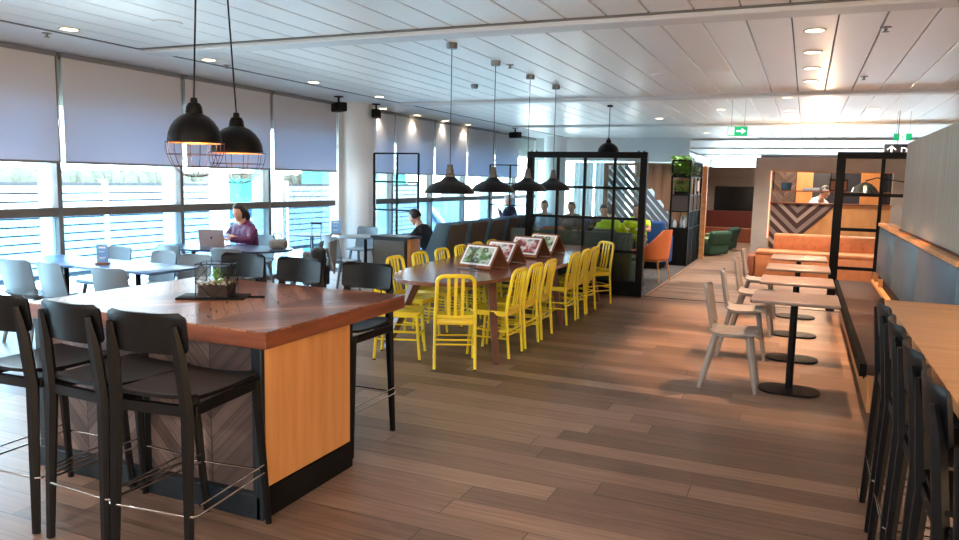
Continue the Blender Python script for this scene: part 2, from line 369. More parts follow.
struct(box('wall_left_fascia', M['concrete'], (WX - .8, WX - .10, -6, 26, 2.46, 3.6)))
struct(box('wall_near', M['white'], (-8.2, 6.2, -5.2, -5, 0, ZC)))
struct(box('wall_far', M['plaster'], (-4.8, 6.2, 40, 40.2, 0, .6)))
for i in range(4):
    W_ = struct(MB().box(-4.6 + i * 2.7, -4.5 + i * 2.7, 40, 40.2, .6, ZC).build('window_%d' % (50 + i), M['white'])); box('pane', M['glass_up'], (-4.5 + i * 2.7, -1.9 + i * 2.7, 40.1, 40.11, .6, ZC), W_)
struct(box('wall_far_left', M['white'], (-4.8, -4.6, 22.75, 40, 0, ZC)))
for i, y in enumerate((28.8, 34.4)): struct(box('trim_%d' % (30 + i), M['white'], (-4.6, 6.0, y - .16, y + .16, ZC - .035, ZC + .01)))
struct(box('wall_right', M['plaster'], (6.0, 6.2, 3, 40, 0, ZC)))
for i, y in enumerate((-5.0, -3.0, -1.0, 1.0)):  # unseen tinted glazing added to bring warm fill light from the right
    fr = MB(); fr.box(6.0, 6.2, y, y + .08, 0, ZC); fr.box(6.0, 6.2, y + .08, y + 2, 2.7, ZC); fr.box(6.0, 6.2, y + .08, y + 2, 0, .1)
    W_ = struct(fr.build('window_%d' % (30 + i), [M['frame_grey']])); box('pane', M['glass_fill'], (6.08, 6.09, y + .08, y + 2, .1, 2.7), W_)
col = MB().lathe([(0, 0), (.365, 0), (.365, ZC), (0, ZC)], (-7.84, 12.06, 0), 48).build('column', M['col'])
tag(col, 'thick round white column between the two runs of windows', 'column', kind='structure')
col = MB().lathe([(0, 0), (.34, 0), (.34, ZC), (0, ZC)], (-7.12, 21.98, 0), 40).build('column', M['col'])
tag(col, 'second round white column, far off behind the bronze pendants', 'column', kind='structure')
# blinds
blab = ['roller blind at the far left edge of the view, grey above and blue below', 'wide roller blind left of the caged black lamps', 'roller blind directly behind the caged black lamps', 'last roller blind before the white column']
bl_y = [(4.15, 5.93), (6.01, 7.78), (7.86, 9.63), (9.71, 11.45), (12.5, 13.53), (13.61, 15.33), (15.41, 17.13), (17.21, 18.96), (19.04, 20.76), (2.3, 4.08)]
ord_ = ['first roller blind beyond the white column, behind the tall thin lattice', 'second roller blind beyond the column, above the reading person in black', 'third roller blind beyond the column, behind the wide bronze pendants', 'fourth roller blind beyond the column, next to the glazed partition']
for i, (a, b) in enumerate(bl_y):
    t = thing('roller_blind', (blab + ord_ + ['fifth and farthest roller blind beyond the column, beside the partition post', 'roller blind just outside the left edge'])[i], 'blind', (WX + .12, (a + b) / 2, 1.78), group='roller blinds along the window wall')
    h = (b - a) / 2
    box('fabric', M['blind'], (-.002, .002, -h, h, .02, 1.2), t)
    MB().box(-.012, .012, -h, h, 0, .028, .005, 1).build('bottom_bar', M['bar'], t)
    MB().tube([(0, -h, 1.23), (0, h, 1.23)], .03, 12).build('roller', M['bar'], t)
    MB().tube([(.012, h + .02, .02), (.012, h + .02, 1.2)], .006, 6).box(-.0, .02, h + .01, h + .03, .42, .5, .002, 1).build('chain', M['steel'], t)

# ---- outside
struct(box('apron_ground', M['concrete'], (-900, -8.6, -500, 900, -5.2, -5)))
t = MB()
for k in range(420):
    yy = -350 + k * 2.2 + random.uniform(-1, 1); h = random.uniform(9, 13) * (1 if yy < 150 else .7)
    t.blob((-420 + random.uniform(-8, 8), yy, -5), (random.uniform(5, 9), random.uniform(4, 8), h), 8, .12)
tag(t.build('distant_treeline', M['foliage_far']), 'hazy line of green trees far beyond the airfield', 'trees', kind='stuff')
def fence(y0, y1, label):
    f = thing('louvred_fence', label, 'fence', (-12, y0, 0), group='louvred screens outside the windows')
    L = y1 - y0; s = MB(); z = -.1
    while z < 1.4: s.box(-.02, .02, 0, L, z, z + .118, rot=None); z += .142
    s.build('slats', M['steel_blue'], f)
    box('gap_shade_sheet', M['ext_line'], (-.07, -.035, 0, L, -.2, 1.5), f)  # dark sheet whose colour stands in for the shade between slats
    k = 0
    while k < L: MB().box(-.1, .06, k, k + .05, -5, 1.55).build('post', M['ext_white'], f); k += 4.2
fence(1.5, 12.6, 'pale louvred screen outside the left windows behind the long pale table')
fence(15.2, 22.6, 'pale louvred screen outside the window behind the white column')
tk = thing('glazed_lift_lobby', 'teal glazed box with white posts outside, behind the person in purple', 'building', (-12.6, 13.9, -5))
for i, yy in enumerate((-1.0, -.68, 1.04, 1.28)): box('post', M['ext_white'], (.3, .5, yy, yy + .09, 0, 6.75), tk)
box('teal_panel', M['teal'], (.2, .3, -.58, 1.04, 6.0, 6.6), tk); box('glazing', M['teal_dark'], (.2, .3, -.58, 1.04, 4.2, 6.0), tk)
box('rail', M['ext_white'], (.3, .4, -.58, 1.04, 5.6, 5.66), tk); box('side_wall', M['steel_blue'], (-.8, .18, -.6, 1.1, 0, 6.5), tk)
tk = thing('boarding_bridge', 'turquoise boarding bridge with white crossed braces outside the far windows', 'bridge', (-15, 22.5, -5))
box('cabin', M['teal'], (-2, 0, 0, 4.2, 3.4, 6.9), tk); box('glazing', M['teal_dark'], (-2, 0, 4.25, 9.5, 3.0, 6.5), tk)
for (a, b) in (((0, 5.4), (4.2, 6.4)), ((0, 6.3), (4.2, 5.2)), ((0, 4.2), (9.2, 6.7)), ((4.2, 6.6), (9.4, 3.6)), ((4.3, 3.2), (4.3, 6.9)), ((9.3, 3.2), (9.3, 6.9))):
    MB().tube([(.15, a[0], a[1]), (.15, b[0], b[1])], .08, 4).build('brace', M['ext_white'], tk)
box('roof_edge', M['ext_white'], (-2.1, .2, -.1, 9.6, 6.9, 7.05), tk)

# ================================================================== RIGHT SIDE : panel, bench, partitions
def wainscot():
    t = thing('bench_backrest_panel', 'slate blue padded leather back with oak ledge along the right bench', 'panel', (.93, 5.5, 0))
    n_ = 3; L = 5.45 / n_
    for i in range(n_): MB().box(-.015, .06, i * L + .004, (i + 1) * L - .004, .60, 1.20, .012, 2).build('pad', M['blue_leather'], t)
    MB().box(-.03, .14, -.02, 5.48, 1.205, 1.245, .004, 1).build('ledge', M['oak_light'], t)
    MB().box(.0, .10, 0, 5.45, .0, .60).build('plinth', M['black2'], t)
    MB().box(-.06, -.002, 0, 5.45, .455, .50, .004, 1).build('lower_ledge', M['oak_light'], t)
    for y in (5.2, 5.42, 4.6): MB().box(-.05, -.002, y - .02, y + .02, .50, .60).build('bracket', M['oak_light'], t)
wainscot()
t = thing('timber_screen', 'tall grey limed timber boarding above the blue padded back', 'screen', (.97, 5.5, 1.25))
box('boarding', M['grey_timber'], (.0, .07, 0, 3.72, .012, .93), t, .003); box('base_rail', M['wine'], (-.012, -.002, 0, 3.70, 0.0, .012), t)  # thin oxblood strip along the foot of the boarding
# bench
t = thing('wall_bench', 'long bench with dark brown leather seat and oak base along the right wall', 'bench', (.47, 5.82, 0))
b = MB().box(.06, .44, .35, 5.25, 0, .36, .004, 1).build('base', M['oak_panel'], t)
for y in (.7, 1.55, 2.4, 3.25, 4.1): box('slot', M['black'], (.050, .064, y, y + .16, .18, .31), t)
for i in range(3): MB().box(0, .44, i * 1.76 - .02, i * 1.76 + 1.73, .37, .45, .02, 3).build('seat_cushion', M['bench_seat'], t)
box('edge_rail', M['rail_matte'], (-.035, .012, -.02, 5.24, .362, .452), t)
# black lattice at end of bench
def post_frame(name, label, loc, w, h, cols, rows, r=.045, wide=.10, y=.05, extra=None, pane=None, group=None):
    t = thing(name, label, 'partition', loc, group=group)
    for s in (0, 1): MB().box(s * w - (wide if s else 0), s * w + (0 if s else wide), -y, y, 0, h, .005, 1).build('post', M['black'], t)
    MB().box(0, w, -y, y, h, h + .09, .006, 1).build('top_rail', M['black'], t)
    for cx in cols: MB().box(cx - r / 2, cx + r / 2, -.02, .02, .0, h).build('mullion', M['black'], t)
    for rz in rows: MB().box(wide, w - wide, -.022, .022, rz - r / 2, rz + r / 2).build('rail', M['black'], t)
    return t
t = post_frame('lattice_screen', 'black open lattice frame at the far end of the right bench', (.36, 11.22, 0), 1.4, 2.08, (.56,), (.60, 1.13, 1.60), .045, .11)
# high counter
t = thing('high_counter', 'honey oak high counter in the right foreground with black stools along it', 'counter', (.50, 1.2, 0))
MB().box(0, .75, 0, 4.02, .955, 1.0, .006, 2).build('top', M['oak_light'], t)
box('underframe', M['black2'], (.30, .36, .1, 3.9, .86, .955), t)
for y in (.25, 2.0, 3.75): box('leg', M['black2'], (.60, .66, y, y + .06, 0, .955), t)
box('footrail', M['black2'], (.55, .58, .1, 3.9, .25, .29), t)

# --- bistro tables
def bistro():
    t = thing('bistro_table', '', 'table', group='bistro tables beside the right bench')
    MB().box(-.33, .33, -.31, .31, .755, .785, .012, 3).build('tabletop', M['taupe_top'], t)
    MB().tube([(0, 0, .02), (0, 0, .75)], .03, 16).box(-.12, .12, -.12, .12, .735, .755).build('pedestal', M['black'], t)
    p = [(-.10 + .14 * math.cos(a), -.04 + .17 * math.sin(a)) for a in [PI / 2 + PI * i / 8 for i in range(9)]]
    q = [(.10 + .14 * math.cos(a), -.04 + .17 * math.sin(a)) for a in [-PI / 2 + PI * i / 8 for i in range(9)]]
    MB().prism(p + q, 0, .018).build('base', M['black'], t); return t
bt = bistro(); kids = {}
BL = ['nearest taupe bistro table on black pedestal beside the bench', 'second nearest taupe bistro table beside the bench', 'third taupe bistro table from the front, beside the bench', 'farthest taupe bistro table, in front of the tan banquette']
for i, y in enumerate((6.58, 7.83, 9.12, 10.42)):
    if i == 0: bt.location = (-.02, y, 0); bt['label'] = BL[0]
    else: copy_tree(bt, (-.02, y, 0), 0, BL[i])

# --- plywood shell chair, faces +Y
def shell_chair(mt, legm):
    t = thing('shell_chair', '', 'chair')
    prof = [(.21, .445), (.19, .462), (.12, .458), (.02, .448), (-.08, .445), (-.15, .455), (-.185, .485), (-.205, .55), (-.222, .64), (-.24, .74), (-.252, .81), (-.256, .83)]
    def fn(u, v):
        k = u * (len(prof) - 1); i = min(int(k), len(prof) - 2); f = k - i
        y = prof[i][0] * (1 - f) + prof[i + 1][0] * f; z = prof[i][1] * (1 - f) + prof[i + 1][1] * f
        w_ = .21 - .012 * max(0, (z - .5)) / .3
        if u < .08: w_ -= .03 * (1 - u / .08) ** 2
        if u > .90: w_ -= .045 * ((u - .90) / .10) ** 2
        s_ = (v - .5) * 2
        if z > .5: y += .03 * s_ * s_
        else: z += .012 * s_ * s_ * (1 if u > .1 else 0)
        return (s_ * w_, y, z)
    MB().sheet(fn, 33, 10, .014).build('seat_shell', mt, t)
    for sx in (-1, 1):
        for sy in (-1, 1):
            MB().tube([(sx * .14, sy * .13 - .01, .44), (sx * .18, .20 if sy > 0 else -.245, 0)], [.025, .017], 8).build('leg', legm, t)
    MB().box(-.15, .15, -.14, .12, .425, .442, .004, 1).build('underframe', legm, t)
    return t
sc1 = shell_chair(M['shell_warm'], M['shell_warm'])
L1 = ['nearest grey-beige plywood chair facing the nearest bistro table', 'second nearest grey-beige plywood chair in the right row', 'third grey-beige plywood chair in the right row', 'farthest grey-beige plywood chair in the right row']
for i, (x, y, r) in enumerate(((-.47, 6.47, -90), (-.47, 7.72, -87), (-.45, 9.0, -92), (-.47, 10.3, -90))):
    o = sc1 if i == 0 else copy_tree(sc1)
    o.scale = (1, 1, 1.04)
    o.location = (x, y, 0); o.rotation_euler = (0, 0, R(r)); o['label'] = L1[i]; o['group'] = 'plywood chairs at the bistro tables'
sc2 = shell_chair(M['shell_cool'], M['shell_cool'])
L2 = [(-7.02, 4.97, 4, 'grey plywood chair at the left edge, near side of the long pale table'),
 (-6.50, 4.97, -6, 'grey plywood chair, middle of the near side of the long pale table'),
 (-5.75, 4.97, 5, 'grey plywood chair at the near right corner of the long pale table'),
 (-7.30, 5.98, 180, 'grey plywood chair on the far side of the pale table behind the sign holder'),
 (-6.50, 5.88, 176, 'grey plywood chair on the far side of the pale table, left of its right corner'),
 (-5.95, 5.83, 186, 'grey plywood chair on the far side of the pale table just left of the terrarium'),
 (-7.02, 6.92, -8, 'grey plywood chair with its back to us by the laptop table, below the window mullion'),
 (-6.25, 6.98, 10, 'grey plywood chair with its back to us below the laptop'),
 (-6.25, 9.22, -18, 'grey plywood chair turned half away at the white cafe table'),
 (-6.10, 10.95, 128, 'pale plywood chair facing left at the right end of the white cafe table'),
 (-7.05, 11.0, 185, 'pale plywood chair behind the white cafe table by the column'),
 (-6.20, 8.25, 120, 'plywood chair with a grey coat and black backpack at the laptop table'),
 (-7.22, 8.42, 176, 'plywood chair the person in purple sits on'),
 (-2.62, 12.35, 100, 'pale plywood chair half hidden behind the glazed partition post')]
for i, (x, y, r, lb) in enumerate(L2):
    o = sc2 if i == 0 else copy_tree(sc2)
    o.location = (x, y, 0.008 if y > 11.2 else 0); o.rotation_euler = (0, 0, R(r)); o['label'] = lb; o['group'] = 'pale plywood chairs near the windows'

# --- window-side tables
def capsule(hx, hy, n_=10):
    r = min(hx, hy); p = []
    for i in range(n_ + 1): a = -PI / 2 + PI * i / n_; p.append((hx - r + r * math.cos(a), hy * math.sin(a)))
    for i in range(n_ + 1): a = PI / 2 + PI * i / n_; p.append((-hx + r + r * math.cos(a), hy * math.sin(a)))
    return p
def ped(t, x, y=0, h=.715):
    MB().tube([(x, y, .02), (x, y, h)], .028, 12).lathe([(0, 0), (.22, 0), (.22, .012), (.04, .02), (0, .02)], (x, y, 0), 24).build('pedestal', M['black'], t)
for i, (x0, x1, lb) in enumerate(((-7.80, -6.76, 'left half of the pale laminate table pair by the window'), (-6.75, -5.68, 'right half of the pale laminate table pair, with its corner towards the terrarium'))):
    t = thing('laminate_table', lb, 'table', ((x0 + x1) / 2, 5.50, 0), group='pale laminate tables')
    h = (x1 - x0) / 2
    MB().box(-h, h, -.33, .33, .715, .74, .006, 2).build('tabletop', M['blue_top'], t); ped(t, 0)
t = thing('oval_table', 'dark blue topped rounded table under the laptop', 'table', (-6.98, 7.58, 0), R(14))
MB().prism(capsule(.92, .42), .715, .74).build('tabletop', M['dark_top'], t); ped(t, -.45); ped(t, .45)
t = thing('cafe_table', 'white topped cafe table with slim black leg in front of the column', 'table', (-6.58, 10.38, 0), R(14))
MB().prism(capsule(.44, .34), .715, .74).build('tabletop', M['shell_cool'], t); ped(t, 0)
t = thing('cafe_table', 'white topped cafe table at the window, left of the column', 'table', (-7.48, 10.15, 0), R(0))
MB().prism(capsule(.34, .3), .715, .74).build('tabletop', M['shell_cool'], t); ped(t, .0)

def sign_holder(loc, rz, label, h=.21, w_=.11, pr='print_blue'):
    t = thing('table_sign', label, 'sign', loc, rz)
    MB().box(-w_ / 2 - .01, w_ / 2 + .01, -.04, .04, 0, .022, .003, 1).build('base', M['frame_wood'], t)
    MB().box(-w_ / 2, w_ / 2, -.003, .003, .022, h, .001, 1).build('card', M[pr], t)
    for k, z in enumerate((.8, .62, .35, .28)):
        MB().box(-w_ * .3, w_ * (.3 - .12 * (k % 2)), -.0045, -.0031, h * z, h * z + (.02 if k == 0 else .006)).build('printed_line', M['paper'], t)
sign_holder((-6.62, 5.42, .74), R(35), 'pale blue card in a wooden foot on the long pale table')
sign_holder((-7.1, 10.3, .74), R(30), 'pale blue card standing on the white cafe table', .24, .16)

# ================================================================== ISLAND
t = thing('kitchen_island', 'large counter island with chevron wood top and honey oak end panel', 'counter', (-3.15, 2.76, 0))
top = MB(); top.box(-.86, .845, -.0, 1.345, .942, .95)
top.build('chevron_top', M['chev_top'], t)
MB().box(-.86, .845, 0, 1.345, .865, .942, .002, 1).build('top_edge', M['walnut'], t)
MB().box(-.80, .79, .07, .75, .09, .865).build('carcass', M['black2'], t)
MB().box(-.76, .77, .05, .07, .10, .865).build('chevron_front', M['chev_front'], t)
MB().box(.79, .81, .03, .77, .16, .865, .001, 1).build('end_panel', M['oak_panel'], t)
for x in (-.80, -.02, .745): MB().box(x, x + .05, .01, .06, .09, .865, .004, 1).build('upright', M['teal_black'], t)
MB().box(-.81, .80, .0, .78, 0, .12, .004, 1).build('plinth', M['teal_black'], t)
MB().box(.775, .815, .0, .03, 0, .865, .003, 1).build('corner_post', M['teal_black'], t)
MB().box(.775, .81, .77, .80, 0, .865, .003, 1).build('corner_post', M['black2'], t)
MB().box(.80, .812, .02, .78, .0, .15, .002, 1).build('kick_board', M['black2'], t)

# terrarium
t = thing('serving_board', 'thin dark board under the glass terrarium on the island', 'board', (-3.24, 3.42, .95), R(28))
MB().box(-.2, .2, -.1, .1, 0, .012, .004, 2).build('board', M['black2'], t)
MB().tube([(.2, 0, .006), (.3, 0, .006)], .008, 8).build('handle', M['black2'], t)
t = thing('glass_terrarium', 'geometric glass terrarium with soil and a small green succulent', 'terrarium', (-3.215, 3.42, .963), R(24))
s = .095
fr = MB(); H_ = .20
cor = [(-s, -s), (s, -s), (s, s), (-s, s)]
for (x, y) in cor: fr.tube([(x, y, .0), (x, y, H_)], .0025, 6)
for z in (.0025, H_): 
    for k in range(4): a, b = cor[k], cor[(k + 1) % 4]; fr.tube([(a[0], a[1], z), (b[0], b[1], z)], .0025, 6)
for k in range(4):
    a, b = cor[k], cor[(k + 1) % 4]; mx, my = (a[0] + b[0]) / 2, (a[1] + b[1]) / 2
    fr.tube([(a[0], a[1], H_ / 2), (mx, my, H_), (b[0], b[1], H_ / 2), (mx, my, 0.003)], .003, 6, closed=True)
fr.build('wire_frame', M['black'], t)
MB().box(-s + .004, s - .004, -s + .004, s - .004, .004, H_ - .01).build('glass_box', M['glass_jar'], t)
MB().box(-s + .008, s - .008, -s + .008, s - .008, .006, .075, .01, 2).build('soil', M['soil'], t)
pb = MB()
for k in range(26): pb.blob((random.uniform(-.075, .075), random.uniform(-.075, .075), .078), (.009, .008, .006), 6, .1)
pb.build('pebbles', M['pebble'], t)
lf = MB()
for k in range(11):
    a = k * 2.4; h = .085 + k * .0065; r = .05 - k * .0035
    lf.tube([(0, 0, h), (r * .6 * math.cos(a), r * .6 * math.sin(a), h + .012), (r * math.cos(a), r * math.sin(a), h + .03)], [.006, .007, .001], 6)
lf.tube([(0, 0, .07), (0, 0, .17)], [.007, .003], 6)
lf.build('succulent', M['foliage'], t)

# ================================================================== BAR STOOLS (face +Y, rear at -Y)
def bar_stool():
    t = thing('bar_stool', '', 'stool')
    def seat(u, v):
        s_ = (v - .5) * 2; y = -.25 + .47 * u; w_ = .20 + .02 * u
        if u > .9: w_ -= .03 * ((u - .9) / .1) ** 2
        return (s_ * w_, y, .755 + .012 * s_ * s_ - .012 * math.sin(PI * u) + (.01 if u < .1 else 0))
    MB().sheet(seat, 18, 10, .016).build('seat', M['stool'], t)
    def back(u, v):
        s_ = (v - .5) * 2; z = .955 + .170 * u; w_ = .192
        if abs(u - .5) > .38: w_ -= .03 * ((abs(u - .5) - .38) / .12) ** 2
        return (s_ * w_, -.275 - .02 * u + .035 * s_ * s_, z)
    MB().sheet(back, 14, 14, .014).build('backrest', M['stool'], t)
    for s_ in (-1, 1):
        MB().tube([(s_ * .192, -.275, 0), (s_ * .178, -.245, .70), (s_ * .165, -.268, .95), (s_ * .158, -.29, 1.08)], [.017, .026, .024, .012], 6, sx=1.0, sy=1.25).build('rear_leg', M['stool'], t)
        MB().tube([(s_ * .225, .27, 0), (s_ * .20, .215, .735)], [.016, .025], 6).build('front_leg', M['stool'], t)
        MB().box(s_ * .20 - .012, s_ * .20 + .012, -.23, .21, .69, .735, .004, 1).build('side_rail', M['stool'], t)
    for y_ in (.2075, -.2425): MB().box(-.19, .19, y_ - .0125, y_ + .0125, .69, .735).build('cross_rail', M['stool'], t)
    p = []
    for (cx, cy, a0) in ((.195, .235, 0), (-.195, .235, 90), (-.195, -.245, 180), (.195, -.245, 270)):
        for k in range(4): a = R(a0 + k * 30); p.append((cx + .03 * math.cos(a), cy + .03 * math.sin(a), .27))
    MB().tube(p, .0055, 8, closed=True).build('footrest', M['chrome'], t)
    for s_ in (-1, 1): MB().tube([(s_ * .225, -.24, .31), (s_ * .225, .235, .31)], .0045, 8).build('stretcher', M['chrome'], t)
    return t
st = bar_stool()
SL = [(-2.49, 2.465, 7, 'black bar stool in the left foreground, rightmost of three at the chevron front'),
 (-2.90, 2.47, -3, 'black bar stool in the left foreground, middle of three at the chevron front'),
 (-3.41, 2.47, 3, 'black bar stool cut by the left edge of the view'),
 (-2.64, 3.93, 180, 'dark bar stool beyond the island beside the oak end panel'),
 (-3.20, 3.93, 178, 'dark bar stool beyond the island, middle of the three backs'),
 (-3.68, 3.93, 182, 'dark bar stool beyond the island just right of the terrarium'),
 (.155, 1.87, -90, 'black bar stool nearest to us at the high oak counter'),
 (.155, 2.58, -90, 'second nearest black bar stool at the high oak counter'),
 (.155, 3.08, -90, 'third black bar stool at the high oak counter'),
 (.155, 3.62, -90, 'fourth black bar stool at the high oak counter'),
 (.155, 4.17, -90, 'farthest black bar stool at the high oak counter')]
for i, (x, y, r, lb) in enumerate(SL):
    o = st if i == 0 else copy_tree(st)
    if i > 5: x = .668
    o.location = (x, y, 0); o.rotation_euler = (0, 0, R(r)); o['label'] = lb
    o['group'] = 'bar stools at the island' if i < 6 else 'bar stools at the high oak counter'

# ================================================================== LONG TABLE + YELLOW CHAIRS
t = thing('dining_table', 'long oval walnut dining table among the yellow chairs', 'table', (-3.2, 8.35, 0))
p = []
for k in range(72):
    a = 2 * PI * k / 72; ca, sa = math.cos(a), math.sin(a)
    p.append((.70 * math.copysign(abs(ca) ** (2 / 2.7), ca), 2.38 * math.copysign(abs(sa) ** (2 / 2.7), sa)))
tt = MB().prism(p, .715, .75)
tt.build('tabletop', M['table_wood'], t)
MB().box(-.35, .35, -1.9, 1.9, .66, .715).build('apron', M['leg_wood'], t)
for (x, y, dx, dy) in ((.45, -1.75, .23, -.38), (-.35, -1.75, -.18, -.33), (.50, .0, .15, 0), (-.45, 0, -.15, 0), (.45, 1.7, .15, .2), (-.45, 1.7, -.15, .2)):
    MB().tube([(x, y, .715), (x + dx, y + dy, 0)], [.062, .036], 4).build('leg', M['leg_wood'], t)

def yellow_chair():
    t = thing('yellow_chair', '', 'chair', group='yellow metal chairs around the long table')
    def seat(u, v):
        s_ = (v - .5) * 2; y = -.19 + .40 * u; w_ = .185 + .015 * u
        if u > .85: w_ -= .03 * ((u - .85) / .15) ** 2
        return (s_ * w_, y, .455 - .018 * math.sin(PI * u) * (1 - s_ * s_))
    MB().sheet(seat, 14, 12, .012).build('seat', M['yellow'], t)
    MB().box(-.18, .18, -.19, .19, .405, .45, .012, 2).build('seat_frame', M['yellow'], t)
    hoop = [(-.178, -.19, .44), (-.172, -.205, .60), (-.165, -.235, .76)]
    for k in range(1, 6): a = R(180 - k * 15); hoop.append((-.105 + .06 * math.cos(a), -.24 - .016 * math.sin(a), .79 + .06 * math.sin(a)))
    hoop.append((-.10, -.258, .852)); hoop.append((0, -.266, .856))
    full = hoop + [(-x, y, z) for (x, y, z) in reversed(hoop[:-1])]
    MB().tube(full, .0185, 8, sx=1.0, sy=1.0).build('back_frame', M['yellow'], t)
    for x in (-.062, 0, .062):
        MB().tube([(x * .95, -.195, .475), (x, -.222, .60), (x, -.238, .74), (x, -.258, .85)], .013, 6, sx=1.3, sy=.6, up=(1, 0, 0)).build('slat', M['yellow'], t)
    MB().tube([(-.172, -.19, .485), (0, -.20, .478), (.172, -.19, .485)], .012, 6, sx=1.5).build('back_rail', M['yellow'], t)
    for s_ in (-1, 1):
        l = MB().tube([(s_ * .178, -.19, .45), (s_ * .182, -.225, 0.012)], [.0155, .0145], 8).build('rear_leg', M['yellow'], t)
        MB().lathe([(0, 0), (.015, 0), (.015, .012), (0, .012)], (s_ * .182, -.225, 0), 10).build('foot', M['foot_rubber'], l)
        l = MB().tube([(s_ * .175, .17, .43), (s_ * .185, .205, 0.012)], [.0155, .0145], 8).build('front_leg', M['yellow'], t)
        MB().lathe([(0, 0), (.015, 0), (.015, .012), (0, .012)], (s_ * .185, .205, 0), 10).build('foot', M['foot_rubber'], l)
        MB().tube([(s_ * .18, -.215, .20), (s_ * .183, .195, .20)], .009, 6).build('side_stretcher', M['yellow'], t)
        MB().tube([(s_ * .18, -.208, .27), (s_ * .182, .19, .27)], .009, 6).build('side_stretcher', M['yellow'], t)
    for (y, z) in ((-.210, .235), (-.207, .275), (.195, .235)):
        MB().tube([(-.18, y, z), (.18, y, z)], .009, 6).build('cross_stretcher', M['yellow'], t)
    return t
yc = yellow_chair()
YL = [(-2.86, 6.02, 27, 'yellow metal chair at the near end of the long table, its back to us'),
 (-2.70, 6.60, 90, 'nearest yellow metal chair on the right side of the long table'),
 (-2.70, 7.08, 88, 'second yellow metal chair on the right side of the long table'),
 (-2.70, 7.55, 91, 'third yellow metal chair on the right side, just before the gap'),
 (-2.70, 8.47, 90, 'fourth yellow metal chair on the right side, just after the gap'),
 (-2.70, 8.93, 92, 'fifth yellow metal chair on the right side of the long table'),
 (-2.70, 9.38, 88, 'sixth yellow metal chair on the right side of the long table'),
 (-2.68, 10.07, 142, 'yellow metal chair at the far right end of the long table, back seen wide'),
 (-3.45, 6.08, -70, 'yellow metal chair half hidden behind the dark stool at the island corner'),
 (-3.72, 6.84, -90, 'nearest yellow chair back showing above the left edge of the long table'),
 (-3.72, 7.40, -90, 'second yellow chair back above the left edge of the long table'),
 (-3.72, 7.96, -90, 'third yellow chair back above the left edge of the long table'),
 (-3.72, 8.50, -90, 'fourth yellow chair back on the left side, behind the front picture stand'),
 (-3.72, 9.02, -90, 'fifth yellow chair back on the left side, orange tinted top'),
 (-3.72, 9.54, -90, 'farthest yellow chair back on the left side of the long table')]
for i, (x, y, r, lb) in enumerate(YL):
    o = yc if i == 0 else copy_tree(yc)
    o.location = (x, y, 0); o.rotation_euler = (0, 0, R(r)); o['label'] = lb

def tent_frame(loc, rz, label, pic, w_=.44, h=.235):
    t = thing('picture_stand', label, 'picture frame', loc, rz, 'tent-shaped picture stands on the long table')
    d = .17; L = math.hypot(d, h); a = math.atan2(h, d)
    for s_ in (-1, 1):
        rot = Matrix.Rotation(a if s_ < 0 else PI - a, 4, 'X'); T = Matrix.Translation((0, s_ * d, 0))
        def add(nm, mt, dims, bev=.002):
            o = MB().box(*dims, bev, 1).build(nm, mt, t); o.matrix_local = T @ rot; return o
        add('panel', M['frame_wood'], (-w_ / 2, w_ / 2, 0, L, -.0 if s_ < 0 else -.0, .016) if s_ > 0 else (-w_ / 2, w_ / 2, 0, L, -.016 + .016, .016))
        if s_ < 0:
            add('mount', M['paper'], (-w_ / 2 + .022, w_ / 2 - .022, .03, L - .022, .016, .0185), 0)
            add('picture', pic, (-w_ / 2 + .045, w_ / 2 - .045, .05, L - .042, .0185, .020), 0)
    return t
tent_frame((-3.13, 7.30, .762), R(-14), 'nearest tent-shaped picture stand with a green landscape print', P1)
tent_frame((-3.12, 7.86, .762), R(-14), 'second tent-shaped picture stand partly behind the nearest one', P2, .40)
tent_frame((-3.12, 8.72, .762), R(-14), 'third tent-shaped picture stand with a black and red portrait print', P2)
tent_frame((-3.10, 9.30, .762), R(-14), 'farthest tent-shaped picture stand on the long table', P1, .42)
t = thing('acrylic_menu_holder', 'clear acrylic menu holder standing before the nearest picture stand', 'menu holder', (-3.12, 6.98, .75), R(60))
MB().box(-.05, .05, -.04, .04, 0, .01, .003, 1).build('foot', M['acrylic'], t); MB().box(-.045, .045, -.003, .003, .01, .2).build('sheet', M['acrylic'], t)
t = thing('acrylic_menu_holder', 'small white card holder at the far end of the long table', 'menu holder', (-3.5, 10.1, .75), R(-20))
MB().box(-.05, .05, -.04, .04, 0, .01, .003, 1).build('foot', M['acrylic'], t); MB().box(-.05, .05, -.003, .003, .01, .2).build('card', M['paper'], t)

# ================================================================== LAMPS
def pendant(loc, label, zrim, R_=.262):
    t = thing('pendant_lamp', label, 'lamp', (loc[0], loc[1], ZC), group='bronze pendant lamps over the long table')
    z0 = zrim - ZC; k = R_ / .262
    pr = [(.050, .168), (.060, .160), (.095, .125), (.150, .105), (.205, .075), (.240, .035), (.255, .012), (.262, .0)]
    out = [(r * k, z0 + z) for r, z in pr]; inn = [(max(r * k - .005, .01), z0 + z - .004) for r, z in reversed(pr)]
    MB().lathe(out + inn, n=40, closed=True).build('shade', M['pend_dk'], t)
    MB().lathe([(0, z0 + .29), (.030, z0 + .29), (.032, z0 + .25), (.040, z0 + .235), (.040, z0 + .20), (.052, z0 + .185), (.052, z0 + .16), (0, z0 + .16)], n=20).build('neck', M['neck'], t)
    MB().blob((0, 0, z0 + .07), (.035, .035, .05), 12).build('bulb', M['bulb'], t)
    MB().tube([(0, 0, z0 + .28), (0, 0, -.03)], .004, 6).build('cord', M['black2'], t)
    MB().lathe([(0, -.001), (.055, -.001), (.055, -.05), (.045, -.058), (0, -.058)], n=24).build('canopy', M['steel'], t)
    return t
pl = ['nearest bronze pendant lamp over the long table', 'second bronze pendant lamp over the long table', 'third bronze pendant lamp over the long table', 'farthest bronze pendant lamp, overlapping the glazed partition']
